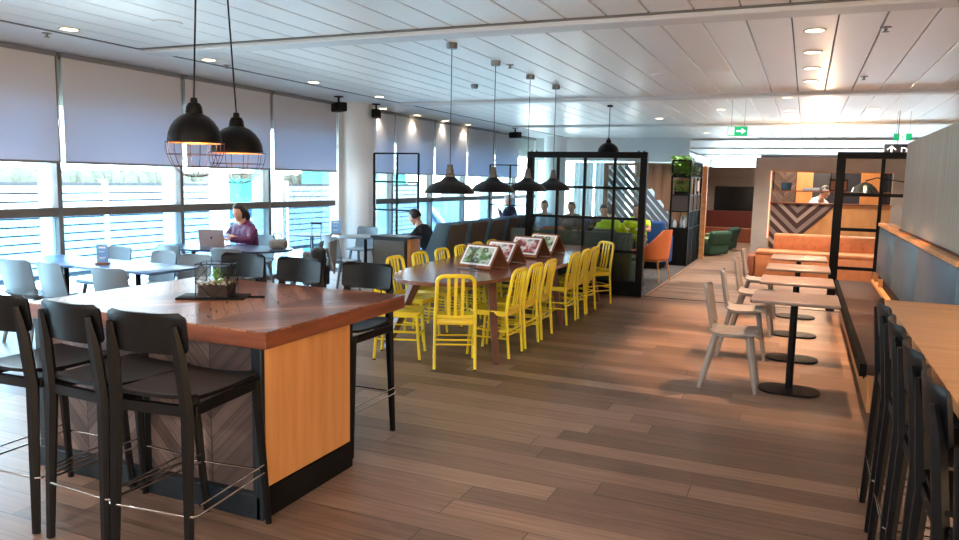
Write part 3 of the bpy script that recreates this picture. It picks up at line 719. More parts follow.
for i, y in enumerate((6.88, 8.03, 9.20, 10.28)):
    pendant((-3.35, y), pl[i], 1.552 + .006 * i)
    l = bpy.data.lights.new('pendant_light', 'POINT'); l.energy = 6; l.color = (1, .75, .5); l.shadow_soft_size = .04
    o = bpy.data.objects.new('pendant_light', l); C.objects.link(o); o.location = (-3.35, y, 1.60)
o = MB().lathe([(0, 0), (.05, 0), (.055, -.03), (.04, -.06), (0, -.06)], (0, 0, 0), 20).build('smoke_detector', M['steel']); o.location = (-4.45, 9.9, ZC - .0); tag(o, 'round grey detector beside the nearest bronze pendant cord', 'detector')

def dome(loc, label, zrim, R_=.205, cage=True, ctop=None):
    t = thing('dome_pendant', label, 'lamp', (loc[0], loc[1], ZC), group='black dome pendants')
    z0 = zrim - ZC
    pr = [(.045, .19)] + [(R_ * math.sin(R(a)), .005 + .175 * math.cos(R(a))) for a in (18, 32, 46, 60, 74, 90)] + [(R_ + .012, 0)]
    sh = MB().lathe([(r, z0 + z) for r, z in pr] + [(max(r - .004, .01), z0 + z - .003) for r, z in reversed(pr)], n=40, closed=True).build('shade', M['pend_blk'], t)
    MB().lathe([(r - .006, z0 + z - .006) for r, z in pr[1:-1]] + [(r - .008, z0 + z - .008) for r, z in reversed(pr[1:-1])], n=40, closed=True).build('lining', M['copper_in'], t)
    MB().lathe([(0, z0 + .265), (.018, z0 + .262), (.022, z0 + .235), (.034, z0 + .23), (.045, z0 + .21), (.05, z0 + .175), (0, z0 + .175)], n=20).build('cap', M['pend_blk'], t)
    MB().blob((0, 0, z0 + .07), (.032, .032, .045), 12).build('bulb', M['bulb'], t)
    ct = ctop or (0, 0)
    MB().tube([(0, 0, z0 + .26), (ct[0], ct[1], -.02)], .0055, 6).build('cord', M['black2'], t)
    MB().lathe([(0, -.001), (.05, -.001), (.05, -.03), (0, -.03)], (ct[0], ct[1], 0), n=20).build('canopy', M['black2'], t)
    if cage:
        g = MB(); rc = R_ + .012; hc = .20
        for k in range(10):
            a = 2 * PI * k / 10; pts = []
            for q in range(9): b_ = R(90 * q / 8); rr = rc * (math.cos(b_) * .86 + .14); pts.append((rr * math.cos(a), rr * math.sin(a), z0 - hc * math.sin(b_)))
            g.tube(pts, .0022, 5)
        for (fr_, zz) in ((1.0, 0), (.96, .07), (.80, .14), (.42, .19), (.14, .2)):
            g.tube([(rc * fr_ * math.cos(2 * PI * j / 28), rc * fr_ * math.sin(2 * PI * j / 28), z0 - zz) for j in range(28)], .0022, 5, closed=True)
        g.build('wire_cage', M['cage'], t)
    l = bpy.data.lights.new('dome_light', 'POINT'); l.energy = 3; l.color = (1, .66, .38); l.shadow_soft_size = .03
    o = bpy.data.objects.new('dome_light', l); C.objects.link(o); o.location = (loc[0], loc[1], zrim + .02)
    return t
dome((-3.342, 3.40), 'left black dome lamp with wire cage above the island', 1.875, .155, ctop=(.05, 0))
dome((-3.47, 3.90), 'right black dome lamp with wire cage, hanging a little lower', 1.835, .168, ctop=(-.07, .0))
dome((-3.26, 13.1), 'small black dome lamp showing above the glazed partition', 2.22, .19, False)

# downlights
DL = [(-.02, 6.76), (-.03, 7.83), (-.03, 8.87), (-.03, 9.93), (-.33, 11.6), (-.33, 13.56), (-.64, 15.3), (-.66, 17.35), (.90, 11.52), (.91, 13.55), (1.22, 15.2), (1.24, 17.3),
      (-6.13, 4.77), (-6.165, 6.51), (-6.17, 8.44), (-6.216, 10.2), (-7.2, 11.94), (-7.22, 13.3), (-7.26, 14.65), (-7.22, 15.75), (-2.9, 15.9), (-2.2, 17.9), (-1.5, 14.2), (-2.5, 20.5), (2.6, 9.5), (2.6, 12.5), (-1.8, 22.4), (1.4, 22.0), (-.7, 26.5), (1.6, 26.5), (-.7, 32.0), (1.6, 32.0)]  # last six are lamps added to brighten the dark far end
# the scaled positions above were read for a 2.84 m high ceiling; the ceiling is at ZC
def place(p): return p
dlp = None
words = ['nearest', 'second', 'third', 'fourth', 'fifth', 'sixth', 'seventh', 'eighth', 'ninth', 'tenth', 'eleventh', 'twelfth', 'thirteenth', 'fourteenth']
for i, (x, y) in enumerate(DL):
    if i < 20: x, y = x * 1.0734, y * 1.0734
    if dlp is None:
        dlp = thing('downlight', '', 'light', group='recessed ceiling downlights')
        MB().lathe([(.075, 0), (.095, 0), (.095, -.008), (.075, -.008)], n=28, closed=True).build('trim_ring', M['white'], dlp)
        MB().lathe([(0, -.003), (.074, -.003), (.074, -.006), (0, -.006)], n=28).build('lens', M['lamp_glow'], dlp)
        o = dlp
    else: o = copy_tree(dlp)
    o.location = (x, y, ZC)
    o['label'] = ('%s ceiling downlight above the row of bistro tables' % words[i]) if i < 8 else ('%s ceiling downlight of the right row towards the green exit sign' % words[i - 8]) if i < 12 else ('%s ceiling downlight of the row along the windows' % words[i - 12]) if i < 20 else 'downlight of the partly added far ceiling rows, %s from the dark lamp over the partition' % words[i - 20]
    near = i < 4
    spot('downlight_and_fill_beam', (x, y, ZC - .03), 250 if near else ((14 if i > 15 else 50) if 11 < i < 20 else 150), 64 if near else 110, .3 if near else .8, (1, .60, .36) if near else (1, .90, .80), .03)
for (x, y) in ((2.6, 4), (2.2, 0), (-3, -2.5), (-5.5, 0), (3.5, 7)): spot('downlight_and_fill_beam', (x, y, ZC - .03), 180, 125, .8, (1, .93, .84), .05)  # extra unseen fill spots, added without any ceiling fitting

# ceiling fittings
for i, (x, y, lb) in enumerate(((.53, 7.3, 'sprinkler rosette right of the nearest downlight'), (.56, 10.4, 'small sprinkler rosette further back on the right ceiling'), (-7.0, 5.2, 'small sprinkler at the window end of the ceiling, near the left edge'), (-6.72, 7.4, 'small sprinkler beside the window track behind the caged lamps'), (-3.3, 8.35, 'sprinkler between the first two bronze pendants'))):
    o = MB().lathe([(0, 0), (.045, 0), (.045, -.006), (.012, -.01), (.012, -.035), (.028, -.038), (.028, -.042), (0, -.042)], n=16).build('sprinkler', M['steel']); o.location = (x, y, ZC); tag(o, lb, 'sprinkler', 'ceiling sprinklers')
for i, (x, y, lb) in enumerate(((-1.75, 9.6, 'flat round ceiling speaker left of the downlight row'), (-1.05, 9.45, 'flat round ceiling speaker nearer to the downlight row'), (-5.4, 5.2, 'round white speaker in the left ceiling above the island'))):
    o = MB().lathe([(0, 0), (.13, 0), (.13, -.008), (.11, -.012), (0, -.012)], n=32).build('ceiling_speaker', M['ceil_band']); o.location = (x, y, ZC); tag(o, lb, 'speaker', 'round ceiling speakers')
def speaker(loc, rz, label):
    t = thing('loudspeaker', label, 'speaker', loc, rz, 'black loudspeakers high on the left')
    MB().box(-.17, .17, -.08, .09, -.05, .10, .02, 3).build('cabinet', M['black2'], t)
    MB().tube([(0, 0, .10), (0, 0, .19)], .02, 8).lathe([(0, .19), (.08, .19), (.08, .205), (0, .205)], n=16).build('bracket', M['black2'], t)
speaker((-7.35, 10.75, ZC - .206), R(-35), 'black box loudspeaker hanging left of the white column')
speaker((-7.38, 12.0, ZC - .206), R(-60), 'black loudspeaker on the right side of the white column')
bpy.context.view_layer.update()
speaker((-7.0, 18.2, ZC - .206), R(-30), 'small black loudspeaker far off above the glazed partition')

# hanging signs
t = thing('exit_sign', 'green exit sign with running man and arrow hanging over the walkway', 'sign', (-1.07, 12.75, 2.56), R(10))
MB().box(-.15, .15, -.02, .02, -.075, .075, .005, 1).build('panel', M['green_sign'], t)
MB().box(-.14, -.055, -.0235, -.0205, -.062, .062).build('pictogram_field', M['white_sign'], t)
MB().tube([(-.10, -.025, -.045), (-.085, -.025, -.01), (-.10, -.025, .02)], .008, 5).tube([(-.085, -.025, -.01), (-.07, -.025, -.04)], .007, 5).tube([(-.12, -.025, .0), (-.10, -.025, .02), (-.075, -.025, .005)], .006, 5).blob((-.092, -.025, .042), (.011, .004, .011), 8).build('running_man', M['green_sign'], t)
MB().box(-.02, .075, -.0235, -.0205, -.013, .013).prism([(.06, -.045), (.125, 0), (.06, .045)], -.0235, -.0205, 'Y').build('arrow', M['white_sign'], t)
for s_ in (-.1, .1): MB().tube([(s_, 0, .075), (s_, 0, ZC - 2.56)], .003, 5).build('hanger', M['steel'], t)
t = thing('exit_sign', 'green and white exit sign hanging at the right above the timber screen', 'sign', (1.50, 15.1, 2.60), R(-5))
MB().box(-.14, .14, -.02, .02, -.06, .06, .005, 1).build('panel', M['green_sign'], t)
MB().box(-.045, .045, -.0235, -.0205, -.056, .056).build('pictogram_field', M['white_sign'], t)
MB().tube([(-.01, -.025, -.045), (.005, -.025, -.01), (-.01, -.025, .02)], .008, 5).tube([(.005, -.025, -.01), (.02, -.025, -.04)], .007, 5).tube([(-.03, -.025, .0), (-.01, -.025, .02), (.015, -.025, .005)], .006, 5).blob((0, -.025, .042), (.011, .004, .011), 8).build('running_man', M['green_sign'], t)
for s_ in (-.1, .1): MB().tube([(s_, 0, .075), (s_, 0, ZC - 2.60)], .003, 5).build('hanger', M['steel'], t)
t = thing('departures_sign', 'dark wayfinding sign with white arrow behind the timber screen', 'sign', (1.22, 15.0, 2.36), R(0))
MB().box(0, 1.3, -.03, .03, -.11, .11, .004, 1).build('panel', M['dark_sign'], t)
MB().box(.10, .125, -.034, -.0305, -.07, .05).build('arrow', M['sign_text'], t)
MB().tube([(.045, -.033, .01), (.1125, -.033, .075), (.18, -.033, .01)], .011, 4).build('arrow', M['sign_text'], t)
text_part('lettering', 'Departures', .15, M['sign_text'], (.25, -.032, -.052), (R(90), 0, 0), t, bold=True)
for s_ in (.2, 1.1): MB().tube([(s_, 0, .11), (s_, 0, ZC - 2.36)], .006, 5).build('hanger', M['steel'], t)
kids = {}

# ================================================================== MIDDLE GROUND
t = thing('glazed_partition', 'black framed glass partition with twenty panes at the far end of the long table', 'partition', (-4.02, 11.04, 0))
W_ = 1.87
MB().box(0, .10, -.05, .05, 0, 2.06, .005, 1).build('post', M['black'], t); MB().box(W_ - .10, W_, -.05, .05, 0, 2.06, .005, 1).build('post', M['black'], t)
MB().box(0, W_, -.05, .05, 2.06, 2.15, .006, 1).build('top_rail', M['black'], t)
MB().box(.1, W_ - .1, -.035, .035, 0, .22, .004, 1).build('kick_panel', M['black'], t)
for x in (.50, .93, 1.39): MB().box(x - .02, x + .02, -.022, .022, .22, 2.06).build('mullion', M['black'], t)
for z in (.667, 1.16, 1.615): MB().box(.1, W_ - .1, -.025, .025, z - .02, z + .02).build('rail', M['black'], t)
xs = [.1, .50, .93, 1.39, W_ - .1]; zs = [.22, .667, 1.16, 1.615, 2.06]
for i in range(4):
    for j in range(4):
        MB().box(xs[i] + (.02 if i else 0), xs[i + 1] - (.02 if i < 3 else 0), -.003, .003, zs[j] + .02 * (j > 0), zs[j + 1] - .02 * (j < 3)).build('pane', M['glass_frost'] if j < 1 else M['glass_in'], t)
for x in (.06, .14, W_ - .14, W_ - .06): MB().lathe([(0, 0), (.012, 0), (.012, .02), (0, .02)], (x, 0, 2.15), 10).build('bolt', M['black'], t)
t = thing('bench_divider', 'low grey upholstered divider right behind the glazed partition', 'bench', (-4.4, 11.32, .008))
MB().box(0, 2.0, 0, .12, .05, .92, .03, 3).build('back', M['grey_fab'], t); MB().box(0, 2.0, .12, .6, .08, .44, .03, 3).build('seat', M['grey_fab'], t); MB().box(.03, 1.97, .02, .56, 0, .08).build('plinth', M['black2'], t)

# high-back booth seats, face +Y locally, back reclined
def booth():
    t = thing('booth_seat', '', 'seat', group='blue high-back seats between the long table and the windows')
    def side(u, v):
        a = PI * (1.0 + 1.0 * u); lean = -.20 * v
        x = .35 * math.cos(a); y = -.16 + .14 * math.sin(a) * 1.0 + lean
        if u < .12 or u > .88: y += .22 * (1 - v) * (1 if True else 0)
        return (x, y, .12 + .97 * v)
    MB().sheet(side, 24, 8, .05).build('shell', M['navy_fab'], t)
    MB().box(-.27, .27, -.012, .012, 0, .98, .008, 2, rot=Matrix.Rotation(math.atan2(.20, .97), 4, 'X'), piv=(0, 0, 0)).build('back_panel', M['brown_fab'], t).location = (0, -.345, .10)
    MB().box(-.31, .31, -.2, .34, .26, .45, .04, 3).build('seat', M['navy_fab'], t)
    MB().box(-.28, .28, -.16, .30, .0, .26).build('plinth', M['black2'], t)
    return t
bo = booth()
for i, y in enumerate((9.50, 10.25, 11.00, 11.74, 12.46)):
    o = bo if i == 0 else copy_tree(bo)
    o.location = (-5.0, y, 0.008 if y > 11.15 else 0); o.rotation_euler = (0, 0, R(90))
    o['label'] = ['nearest blue high-back seat, right of the wood-sided cabinet', 'second blue high-back seat from the cabinet', 'third blue high-back seat, middle of the row', 'fourth blue high-back seat from the cabinet', 'farthest blue high-back seat, beside the glazed partition'][i]
t = thing('side_cabinet', 'waist-high dark cabinet with one wood side before the blue seats', 'cabinet', (-5.48, 8.77, 0))
MB().box(0, .62, 0, .36, .87, .90, .003, 1).build('top', M['teal_black'], t); MB().box(.03, .55, .02, .34, 0, .87).build('body', M['teal_black'], t)
MB().box(.05, .53, .005, .02, .1, .84, .002, 1).build('front_panel', M['shell_edge'], t); MB().box(.55, .60, .06, .34, .0, .87, .003, 1).build('wood_side', M['oak_panel'], t)
# thin lattices
def thin(name, label, x0, x1, y, h, cols, rows):
    t = thing('thin_lattice', label, 'lattice', (x0, y, .008 if y > 11.15 else 0), group='thin black lattices by the windows'); w = x1 - x0
    for x in [0, w] + cols: MB().box(x - .015, x + .015, -.015, .015, 0, h).build('upright', M['black2'], t)
    for z in [.05, h] + rows: MB().box(0, w, -.014, .014, z - .014, z + .014).build('bar', M['black2'], t)
thin('', 'tall thin black lattice standing at the right edge of the white column', -7.12, -6.22, 11.52, 2.12, [.47], [.62, 1.12, 1.62])
thin('', 'tall thin black lattice far off behind the bronze pendants', -6.75, -5.75, 16.0, 2.04, [.5], [.62, 1.12, 1.62])

# armchairs
def armchair(mt, label, loc, rz, leg=True):
    t = thing('armchair', label, 'armchair', loc, rz, 'cloth armchairs beyond the glazed partition')
    def shell(u, v):
        a = R(-205 + 230 * u); k = abs(u - .5) * 2
        top = .90 - .30 * max(0, min(1, (k - .25) / .5)) ** 1.0 if k > .25 else .90
        top = top - (.06 if k > .9 else 0)
        bot = .40; z = bot + (top - bot) * v; sp = 1 + .16 * v
        y = .27 * math.sin(a) * sp; 
        if k > .7: y += .10 * (k - .7) / .3
        return (.30 * math.cos(a) * sp, y, z)
    MB().sheet(shell, 36, 10, .045).build('shell', mt, t)
    MB().box(-.25, .25, -.22, .28, .36, .47, .04, 3).build('seat', mt, t)
    for (x, y) in ((-.2, -.2), (.2, -.2), (-.2, .22), (.2, .22)):
        MB().tube([(x, y, .36), (x * 1.3, y * 1.3, 0)], [.018, .012], 8).build('leg', M['oak_light'], t)
    MB().box(-.2, .2, -.2, .2, .34, .362).build('underframe', M['oak_light'], t)
    return t
armchair(M['orange'], 'orange armchair beside the right end of the glazed partition', (-2.40, 13.05, .008), R(78))
armchair(M['orange'], 'orange armchair seen through the left panes of the partition', (-4.08, 12.72, .008), R(10))
armchair(M['shell_warm'], 'tan chair holding the person in the high visibility vest', (-3.12, 12.75, .008), R(0))
t = thing('lounge_sofa', 'long royal blue sofa behind the glazed partition', 'sofa', (-5.36, 14.75, .008))
for i in range(4):
    MB().box(i * .70 + .01, i * .70 + .69, .0, .55, .18, .45, .05, 3).build('seat_cushion', M['royal'], t); MB().box(i * .70 + .01, i * .70 + .69, .5, .72, .40, .93, .07, 3).build('back_cushion', M['royal'], t)
MB().box(-.16, 0, 0, .72, .1, .62, .05, 3).build('arm', M['royal'], t); MB().box(2.8, 2.94, 0, .72, .1, .66, .05, 3).build('arm', M['royal'], t); MB().box(0, 2.8, .04, .68, 0, .18).build('plinth', M['black2'], t)
t = thing('lounge_table', 'dark topped table between the people behind the partition', 'table', (-3.7, 13.75, .008))
MB().prism(capsule(.85, .36), .70, .73).build('tabletop', M['shell_edge'], t); ped(t, -.4, 0, .70); ped(t, .4, 0, .70)

# slatted timber screen
t = thing('slatted_screen', 'timber screen with diagonal pale slats behind the glazed partition', 'screen', (-4.35, 17.2, .008))
MB().box(0, .10, -.05, .05, 0, 2.15, .004, 1).build('post', M['slat_wood'], t); MB().box(1.82, 2.02, -.05, .05, 0, 2.15, .004, 1).build('post', M['oak_light'], t); MB().box(.1, 1.82, -.05, .05, 2.09, 2.15, .004, 1).build('top_rail', M['slat_wood'], t)
def clipseg(c_):   # diagonal z = 2.0 - 1.15*(x - c_)
    pts = []
    for x in [i * .02 for i in range(5, 92)]:
        z = 1.95 - 1.12 * (x - c_)
        if .05 < z < 2.09: pts.append((x, z))
    return (pts[0], pts[-1]) if len(pts) > 3 else None
c_ = -1.2
while c_ <= .62:
    q = clipseg(c_)
    if q: MB().tube([(q[0][0], 0, q[0][1]), (q[1][0], 0, q[1][1])], .062, 4, sx=1.0, sy=.5, up=(0, 0, 1)).build('diagonal_slat', M['shell_cool'], t)
    c_ += .165
MB().prism([(.72, 2.09), (1.82, 2.09), (1.82, .66)], .03, .045, 'Y').build('backing', M['slat_wood'], t)
for i in range(5):
    x = .80 + i * .22; z0 = 1.95 - 1.12 * (x - .62) + .06
    MB().box(x - .05, x + .09, -.02, .02, z0, 2.09, .003, 1).build('upright_board', M['slat_wood'], t)

# shelf unit with plants
t = thing('display_shelf', 'tall black slatted shelf unit with plants at the edge of the walkway', 'shelf', (-2.54, 15.7, .012))
Wd, Dp = .36, 1.75
for (x, y) in ((0, 0), (Wd, 0), (0, Dp), (Wd, Dp), (Wd, .6), (Wd, 1.2)): MB().box(x - .018, x + .018, y - .018, y + .018, 0, 2.16).build('upright', M['black'], t)
MB().box(0, Wd - .02, .0, Dp, .0, .76).build('base_cabinet', M['black2'], t)
for z in (.77, 1.12, 1.46, 1.83, 2.16): MB().box(-.01, Wd + .01, -.01, Dp + .01, z - .012, z + .012).build('shelf_board', M['black'], t)
for y in [.1 * k + .08 for k in range(17)]: MB().box(Wd - .006, Wd + .010, y - .012, y + .012, 0, 1.12).build('side_slat', M['black'], t)
MB().box(.02, Wd - .02, .0, .012, 1.13, 1.45).build('front_panel', M['brown_fab'], t); MB().box(Wd - .012, Wd, .02, Dp, 1.13, 1.45).build('side_panel', M['brown_fab'], t)
for y in [.1 * k + .58 for k in range(12)]: MB().box(Wd - .006, Wd + .010, y - .008, y + .008, 1.84, 2.15).build('side_slat', M['black'], t)
for i, (y, h, w_) in enumerate(((.12, .16, .08), (.30, .22, .06), (.12, .26, .05), (.7, .2, .1), (1.1, .25, .08))):
    x = (.08, .18, .28, .2, .2)[i]
    o = MB().lathe([(0, 0), (w_ * .4, 0), (w_ * .5, h * .3), (w_ * .42, h * .7), (w_ * .2, h * .85), (w_ * .25, h), (0, h)], n=16).build('ornament_vase', M['white']); o.location = (-2.54 + x, 15.7 + y, .796)
    tag(o, ['short white vase at the left front of the open shelf', 'white vase behind the front pair on the open shelf', 'tall slim white vase at the right front of the open shelf', 'white vase in the middle depth of the open shelf', 'white vase deep in the open shelf'][i], 'vase', 'white vases in the black shelf')
def plant(loc, label, n_, sx, sy, drop, rise):
    t = thing('trailing_plant', label, 'plant', loc, group='plants in the black shelf')
    MB().box(-sx * .8, sx * .8, -sy * .8, sy * .8, 0, .07, .004, 1).build('planter', M['black2'], t)
    lf = MB()
    for k in range(n_):
        x = random.uniform(-sx, sx); y = random.uniform(-sy, sy); z = .07 + random.uniform(-drop if (abs(x) > sx * .75 or y < -sy * .7) else 0, rise)
        a = random.uniform(0, 6.28); l_ = random.uniform(.07, .12)
        p0 = Vector((x, y, z)); dd = Vector((math.cos(a), math.sin(a), random.uniform(-.6, .7))).normalized(); sd = dd.cross(Vector((0, 0, 1))).normalized() * l_ * .28
        v = [lf.bm.verts.new(p) for p in (p0, p0 + dd * l_ * .5 + sd, p0 + dd * l_, p0 + dd * l_ * .5 - sd + Vector((0, 0, .004)))]
        lf.bm.faces.new(v)
    lf.build('leaves', M['foliage'], t, smooth=False)
plant((-2.36, 15.86, 1.842), 'bushy green plant spilling over the top of the black shelf', 640, .20, .20, .08, .34)
plant((-2.36, 15.90, 1.472), 'darker green plant on the second shelf below the bushy one', 260, .17, .16, .0, .22)
plant((-2.33, 16.75, 1.842), 'smaller yellow-green plant further back in the black shelf', 200, .17, .30, .05, .18)
o = MB().box(0, .012, -.13, .13, 0, .22).build('framed_picture', M['white']); o.location = (-2.166, 16.85, 1.55); tag(o, 'small pale framed picture on the side of the black shelf', 'picture')
t = MB().box(-2.16, -2.06, 17.56, 17.68, .012, 2.12, .004, 1).build('timber_post', M['oak_light']); tag(t, 'upright timber post just behind the black shelf unit', 'post')

# back room with screen
struct(box('wall_back', M['plaster_brown'], (-3.0, -.6, 24.0, 24.15, 0, 2.25)))
struct(box('wall_back_side', M['plaster_brown'], (-2.95, -2.80, 17.9, 24.0, .012, 2.2)))
t = thing('television', 'black wall-mounted screen in the dim room beyond the walkway', 'television', (-1.82, 23.98, 1.30))
MB().box(-.74, .74, -.05, -.0, -.39, .36, .006, 1).build('casing', M['black'], t); MB().box(-.72, .72, -.053, -.0505, -.37, .34).build('screen', M['screen'], t)
t = thing('low_bench', 'oxblood and timber bench below the black screen', 'bench', (-2.75, 23.3, 0))
MB().box(0, 2.1, .5, .65, .42, .92, .01, 1).build('back', M['wine'], t); MB().box(0, 2.1, 0, .5, 0, .42, .01, 1).build('seat', M['rust'], t)
def low_chair(loc, rz, label):
    t = thing('lounge_chair', label, 'chair', loc, rz, 'green low chairs in the back room')
    MB().box(-.36, .36, -.36, .36, .03, .36, .06, 4).build('seat', M['green_fab'], t)
    MB().box(-.36, .36, -.42, -.24, .25, .60, .07, 4, rot=Matrix.Rotation(R(14), 4, 'X')).build('back', M['green_fab'], t)
    MB().box(-.32, .32, -.22, .34, .35, .41, .02, 2).build('cushion', M['sage_fab'], t)
low_chair((-2.1, 18.75, 0), R(60), 'nearer dark green low chair beside the timber post')
low_chair((-2.0, 20.6, 0), R(80), 'farther green low chair in front of the oxblood bench')

# servery wall
def swall(nm, x0, x1, z0, z1, y0=16.0, y1=16.2): struct(box(nm, M['plaster'], (x0, x1, y0, y1, z0, z1)))
swall('wall_servery_1', -.96, -.64, 0, 2.26); swall('wall_servery_2', -.64, 1.50, 1.98, 2.26); swall('wall_servery_3', 1.50, 6.0, 0, 2.26)
struct(box('wall_servery_4', M['oak_panel'], (-.64, 1.50, 16.02, 16.16, 0, 1.35)))
mu = mat('stripe mural', (90, 60, 50), .5); q = NT(mu); co = q.n('ShaderNodeTexCoord').outputs['Object']; sp = q.n('ShaderNodeSeparateXYZ'); q.l(co, sp.inputs[0])
v = q.math('SUBTRACT', sp.outputs[2], q.math('MULTIPLY', q.math('ABSOLUTE', q.math('SUBTRACT', sp.outputs[0], -.12)), .98))
fr_ = q.math('FRACT', q.math('MULTIPLY', v, 2.35)); cr = q.ramp(fr_, [(0, (62, 32, 24)), (.28, (160, 140, 128)), (.5, (60, 32, 26)), (.74, (126, 108, 100))]); cr.node.color_ramp.interpolation = 'CONSTANT'
q.l(cr, q.b.inputs['Base Color'])
o = MB().prism([(-.62, 1.35), (.56, 1.35), (-.10, .66), (-.62, .40)], 16.0, 16.018, 'Y').build('stripe_mural', mu); tag(o, 'brown and grey striped timber mural on the servery front', 'mural')
o = MB().box(-.64, 1.50, 15.96, 16.24, 1.352, 1.38, .003, 1).build('servery_ledge', M['walnut']); tag(o, 'narrow dark ledge on top of the servery front', 'ledge')
t = thing('servery_shelf', 'long shelf hung across the servery opening', 'shelf', (-.63, 16.03, 1.595)); MB().box(0, 2.12, 0, .16, 0, .025, .002, 1).build('board', M['walnut'], t)
for x in (.02, 1.06, 2.08): MB().box(x, x + .02, .07, .09, .025, .385).build('hanger', M['black2'], t)
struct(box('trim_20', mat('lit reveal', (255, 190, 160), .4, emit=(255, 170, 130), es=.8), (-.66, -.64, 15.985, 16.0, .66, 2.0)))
struct(box('trim_21', M['oak_light'], (-.64, 1.50, 15.985, 16.0, 1.98, 2.0)))
struct(box('wall_kitchen', M['navy'], (-1.0, 3.0, 18.4, 18.5, 0, 2.4)))
o = MB().box(-.75, -.22, 18.36, 18.395, 0, 2.3).build('chevron_cladding', M['chev_front']); tag(o, 'weathered chevron boards at the back left of the servery', 'cladding')
o = MB().box(-.20, .14, 18.3, 18.395, 0, 2.3).build('oak_pilaster', M['oak_panel']); tag(o, 'glowing honey oak panel at the back of the servery', 'panel')
o = MB().box(1.1, 1.5, 18.3, 18.395, 0, 2.3).build('oak_pilaster', M['oak_panel']); tag(o, 'second honey oak panel behind the black lattice', 'panel')
l = bpy.data.lights.new('servery_light', 'POINT'); l.energy = 60; l.color = (1, .7, .45); l.shadow_soft_size = .1
o = bpy.data.objects.new('servery_light', l); C.objects.link(o); o.location = (.2, 17.2, 2.2)
zt = 1.62
o = MB().lathe([(0, 0), (.09, 0), (.10, .1), (.095, .15), (0, .15)], n=16).build('decor_jar', M['teal_dark']); o.location = (-.36, 16.11, zt); tag(o, 'dark teal jar at the left end of the servery shelf', 'jar')
o = MB().box(-.15, .15, -.05, .05, 0, .06, .01, 1).build('card_box', M['paper']); o.location = (.10, 16.11, zt); tag(o, 'flat white box on the servery shelf', 'box')
o = MB().prism([(-.05, 0), (.05, 0), (0, .07)], -.04, .04, 'Y').build('tent_card', M['paper']); o.location = (.34, 16.11, zt); tag(o, 'little white tent card on the servery shelf', 'card')
t = thing('framed_print', 'framed brown picture standing on the servery shelf', 'picture', (.58, 16.12, zt)); MB().box(-.16, .16, -.02, .02, 0, .23, .003, 1).build('frame', M['black2'], t); MB().box(-.14, .14, -.024, -.0205, .02, .20).build('picture', M['frame_wood'], t)
# arc lamp by the servery
t = thing('arc_lamp', 'glass dome arc lamp seen through the black lattice', 'lamp', (1.96, 15.2, 0))
MB().tube([(0, 0, .02), (0, 0, 1.0), (-.05, 0, 1.55), (-.25, 0, 1.80), (-.80, 0, 1.88), (-.98, 0, 1.82)], .012, 8).build('arc', M['black2'], t); MB().lathe([(0, 0), (.16, 0), (.16, .03), (0, .03)], n=24).build('base', M['black2'], t)
MB().lathe([(.02, 1.80), (.10, 1.77), (.18, 1.70), (.24, 1.60), (.236, 1.60), (.176, 1.695), (.098, 1.762), (.02, 1.79)], (-.98, 0, 0), 28, closed=True).build('shade', M['glass_frost'], t); MB().blob((-.98, 0, 1.71), (.03, .03, .04), 10).build('bulb', M['bulb'], t)

# tan banquette
t = thing('banquette', 'tan leather banquette with buttoned orange back below the striped mural', 'bench', (-.78, 14.72, 0))
MB().box(0, 2.5, .0, .60, .0, .42, .012, 2).build('base', M['tan_leather'], t); MB().box(.0, 2.5, -.01, .56, .42, .50, .025, 3).build('seat', M['tan_leather'], t)
MB().box(.28, 2.5, .55, .72, .46, .80, .05, 4).build('back_cushion', M['tan_leather'], t)
for i in range(11): MB().blob((.42 + i * .2, .548, .57), (.014, .008, .014), 8).build('button', M['rust'], t)
MB().box(-.14, -.01, .0, .62, 0, .40, .03, 3).build('arm', M['rust'], t)

# far left glazing with curtains
n = 40
for i, (a, b) in enumerate(((-8.0, -6.4), (-6.4, -4.8), (-4.8, -3.2))):
    fr = MB(); fr.box(a, a + .1, 22.6, 22.7, 0, ZC); fr.mi = 1; fr.box(a + .1, b, 22.6, 22.7, 2.35, ZC); fr.mi = 0; fr.box(a + .1, b, 22.6, 22.7, 0, .5)
    W_ = struct(fr.build('window_%d' % (n + i), [M['white'], M['white']])); box('pane', M['glass_up'], (a + .1, b, 22.64, 22.65, .5, 2.35), W_)
def curtain(x0, x1, y, z0, z1, label):
    def f(u, v): x = x0 + (x1 - x0) * u; return (x, y + .035 * math.sin(u * (x1 - x0) * 48), z0 + (z1 - z0) * v)
    o = MB().sheet(f, int((x1 - x0) * 60), 4, .004).build('sheer_curtain', M['curtain']); tag(o, label, 'curtain', 'white curtains at the far glazing')
curtain(-6.62, -6.0, 22.4, .02, 2.3, 'left half of the white curtain far behind the partition')
curtain(-5.95, -5.0, 22.4, .02, 2.3, 'right half of the white curtain far behind the partition')

# ================================================================== SMALL THINGS BY THE WINDOW
t = thing('laptop', 'open rose-grey laptop with its lid back towards us on the dark blue table', 'laptop', (-7.22, 7.66, .74), R(205))
MB().box(-.165, .165, -.12, .11, 0, .012, .004, 2).build('keyboard_base', M['laptop'], t)
MB().box(-.165, .165, -.004, .004, 0, .225, .003, 1, rot=Matrix.Rotation(R(-14), 4, 'X'), piv=(0, 0, 0)).build('lid', M['laptop'], t).location = (0, .112, .012)
MB().blob((0, .146, .12), (.014, .004, .015), 10).build('logo', M['black2'], t)
t = thing('fluffy_bag', 'small grey speckled bag at the right end of the laptop table', 'bag', (-6.28, 7.80, .74), R(20))
MB().box(-.12, .12, -.07, .07, 0, .13, .05, 4).build('body', M['fur'], t); MB().tube([(-.06, -.02, .15), (-.05, -.03, .2), (.05, -.03, .2), (.06, -.02, .15)], .007, 6).build('handle', M['black2'], t)
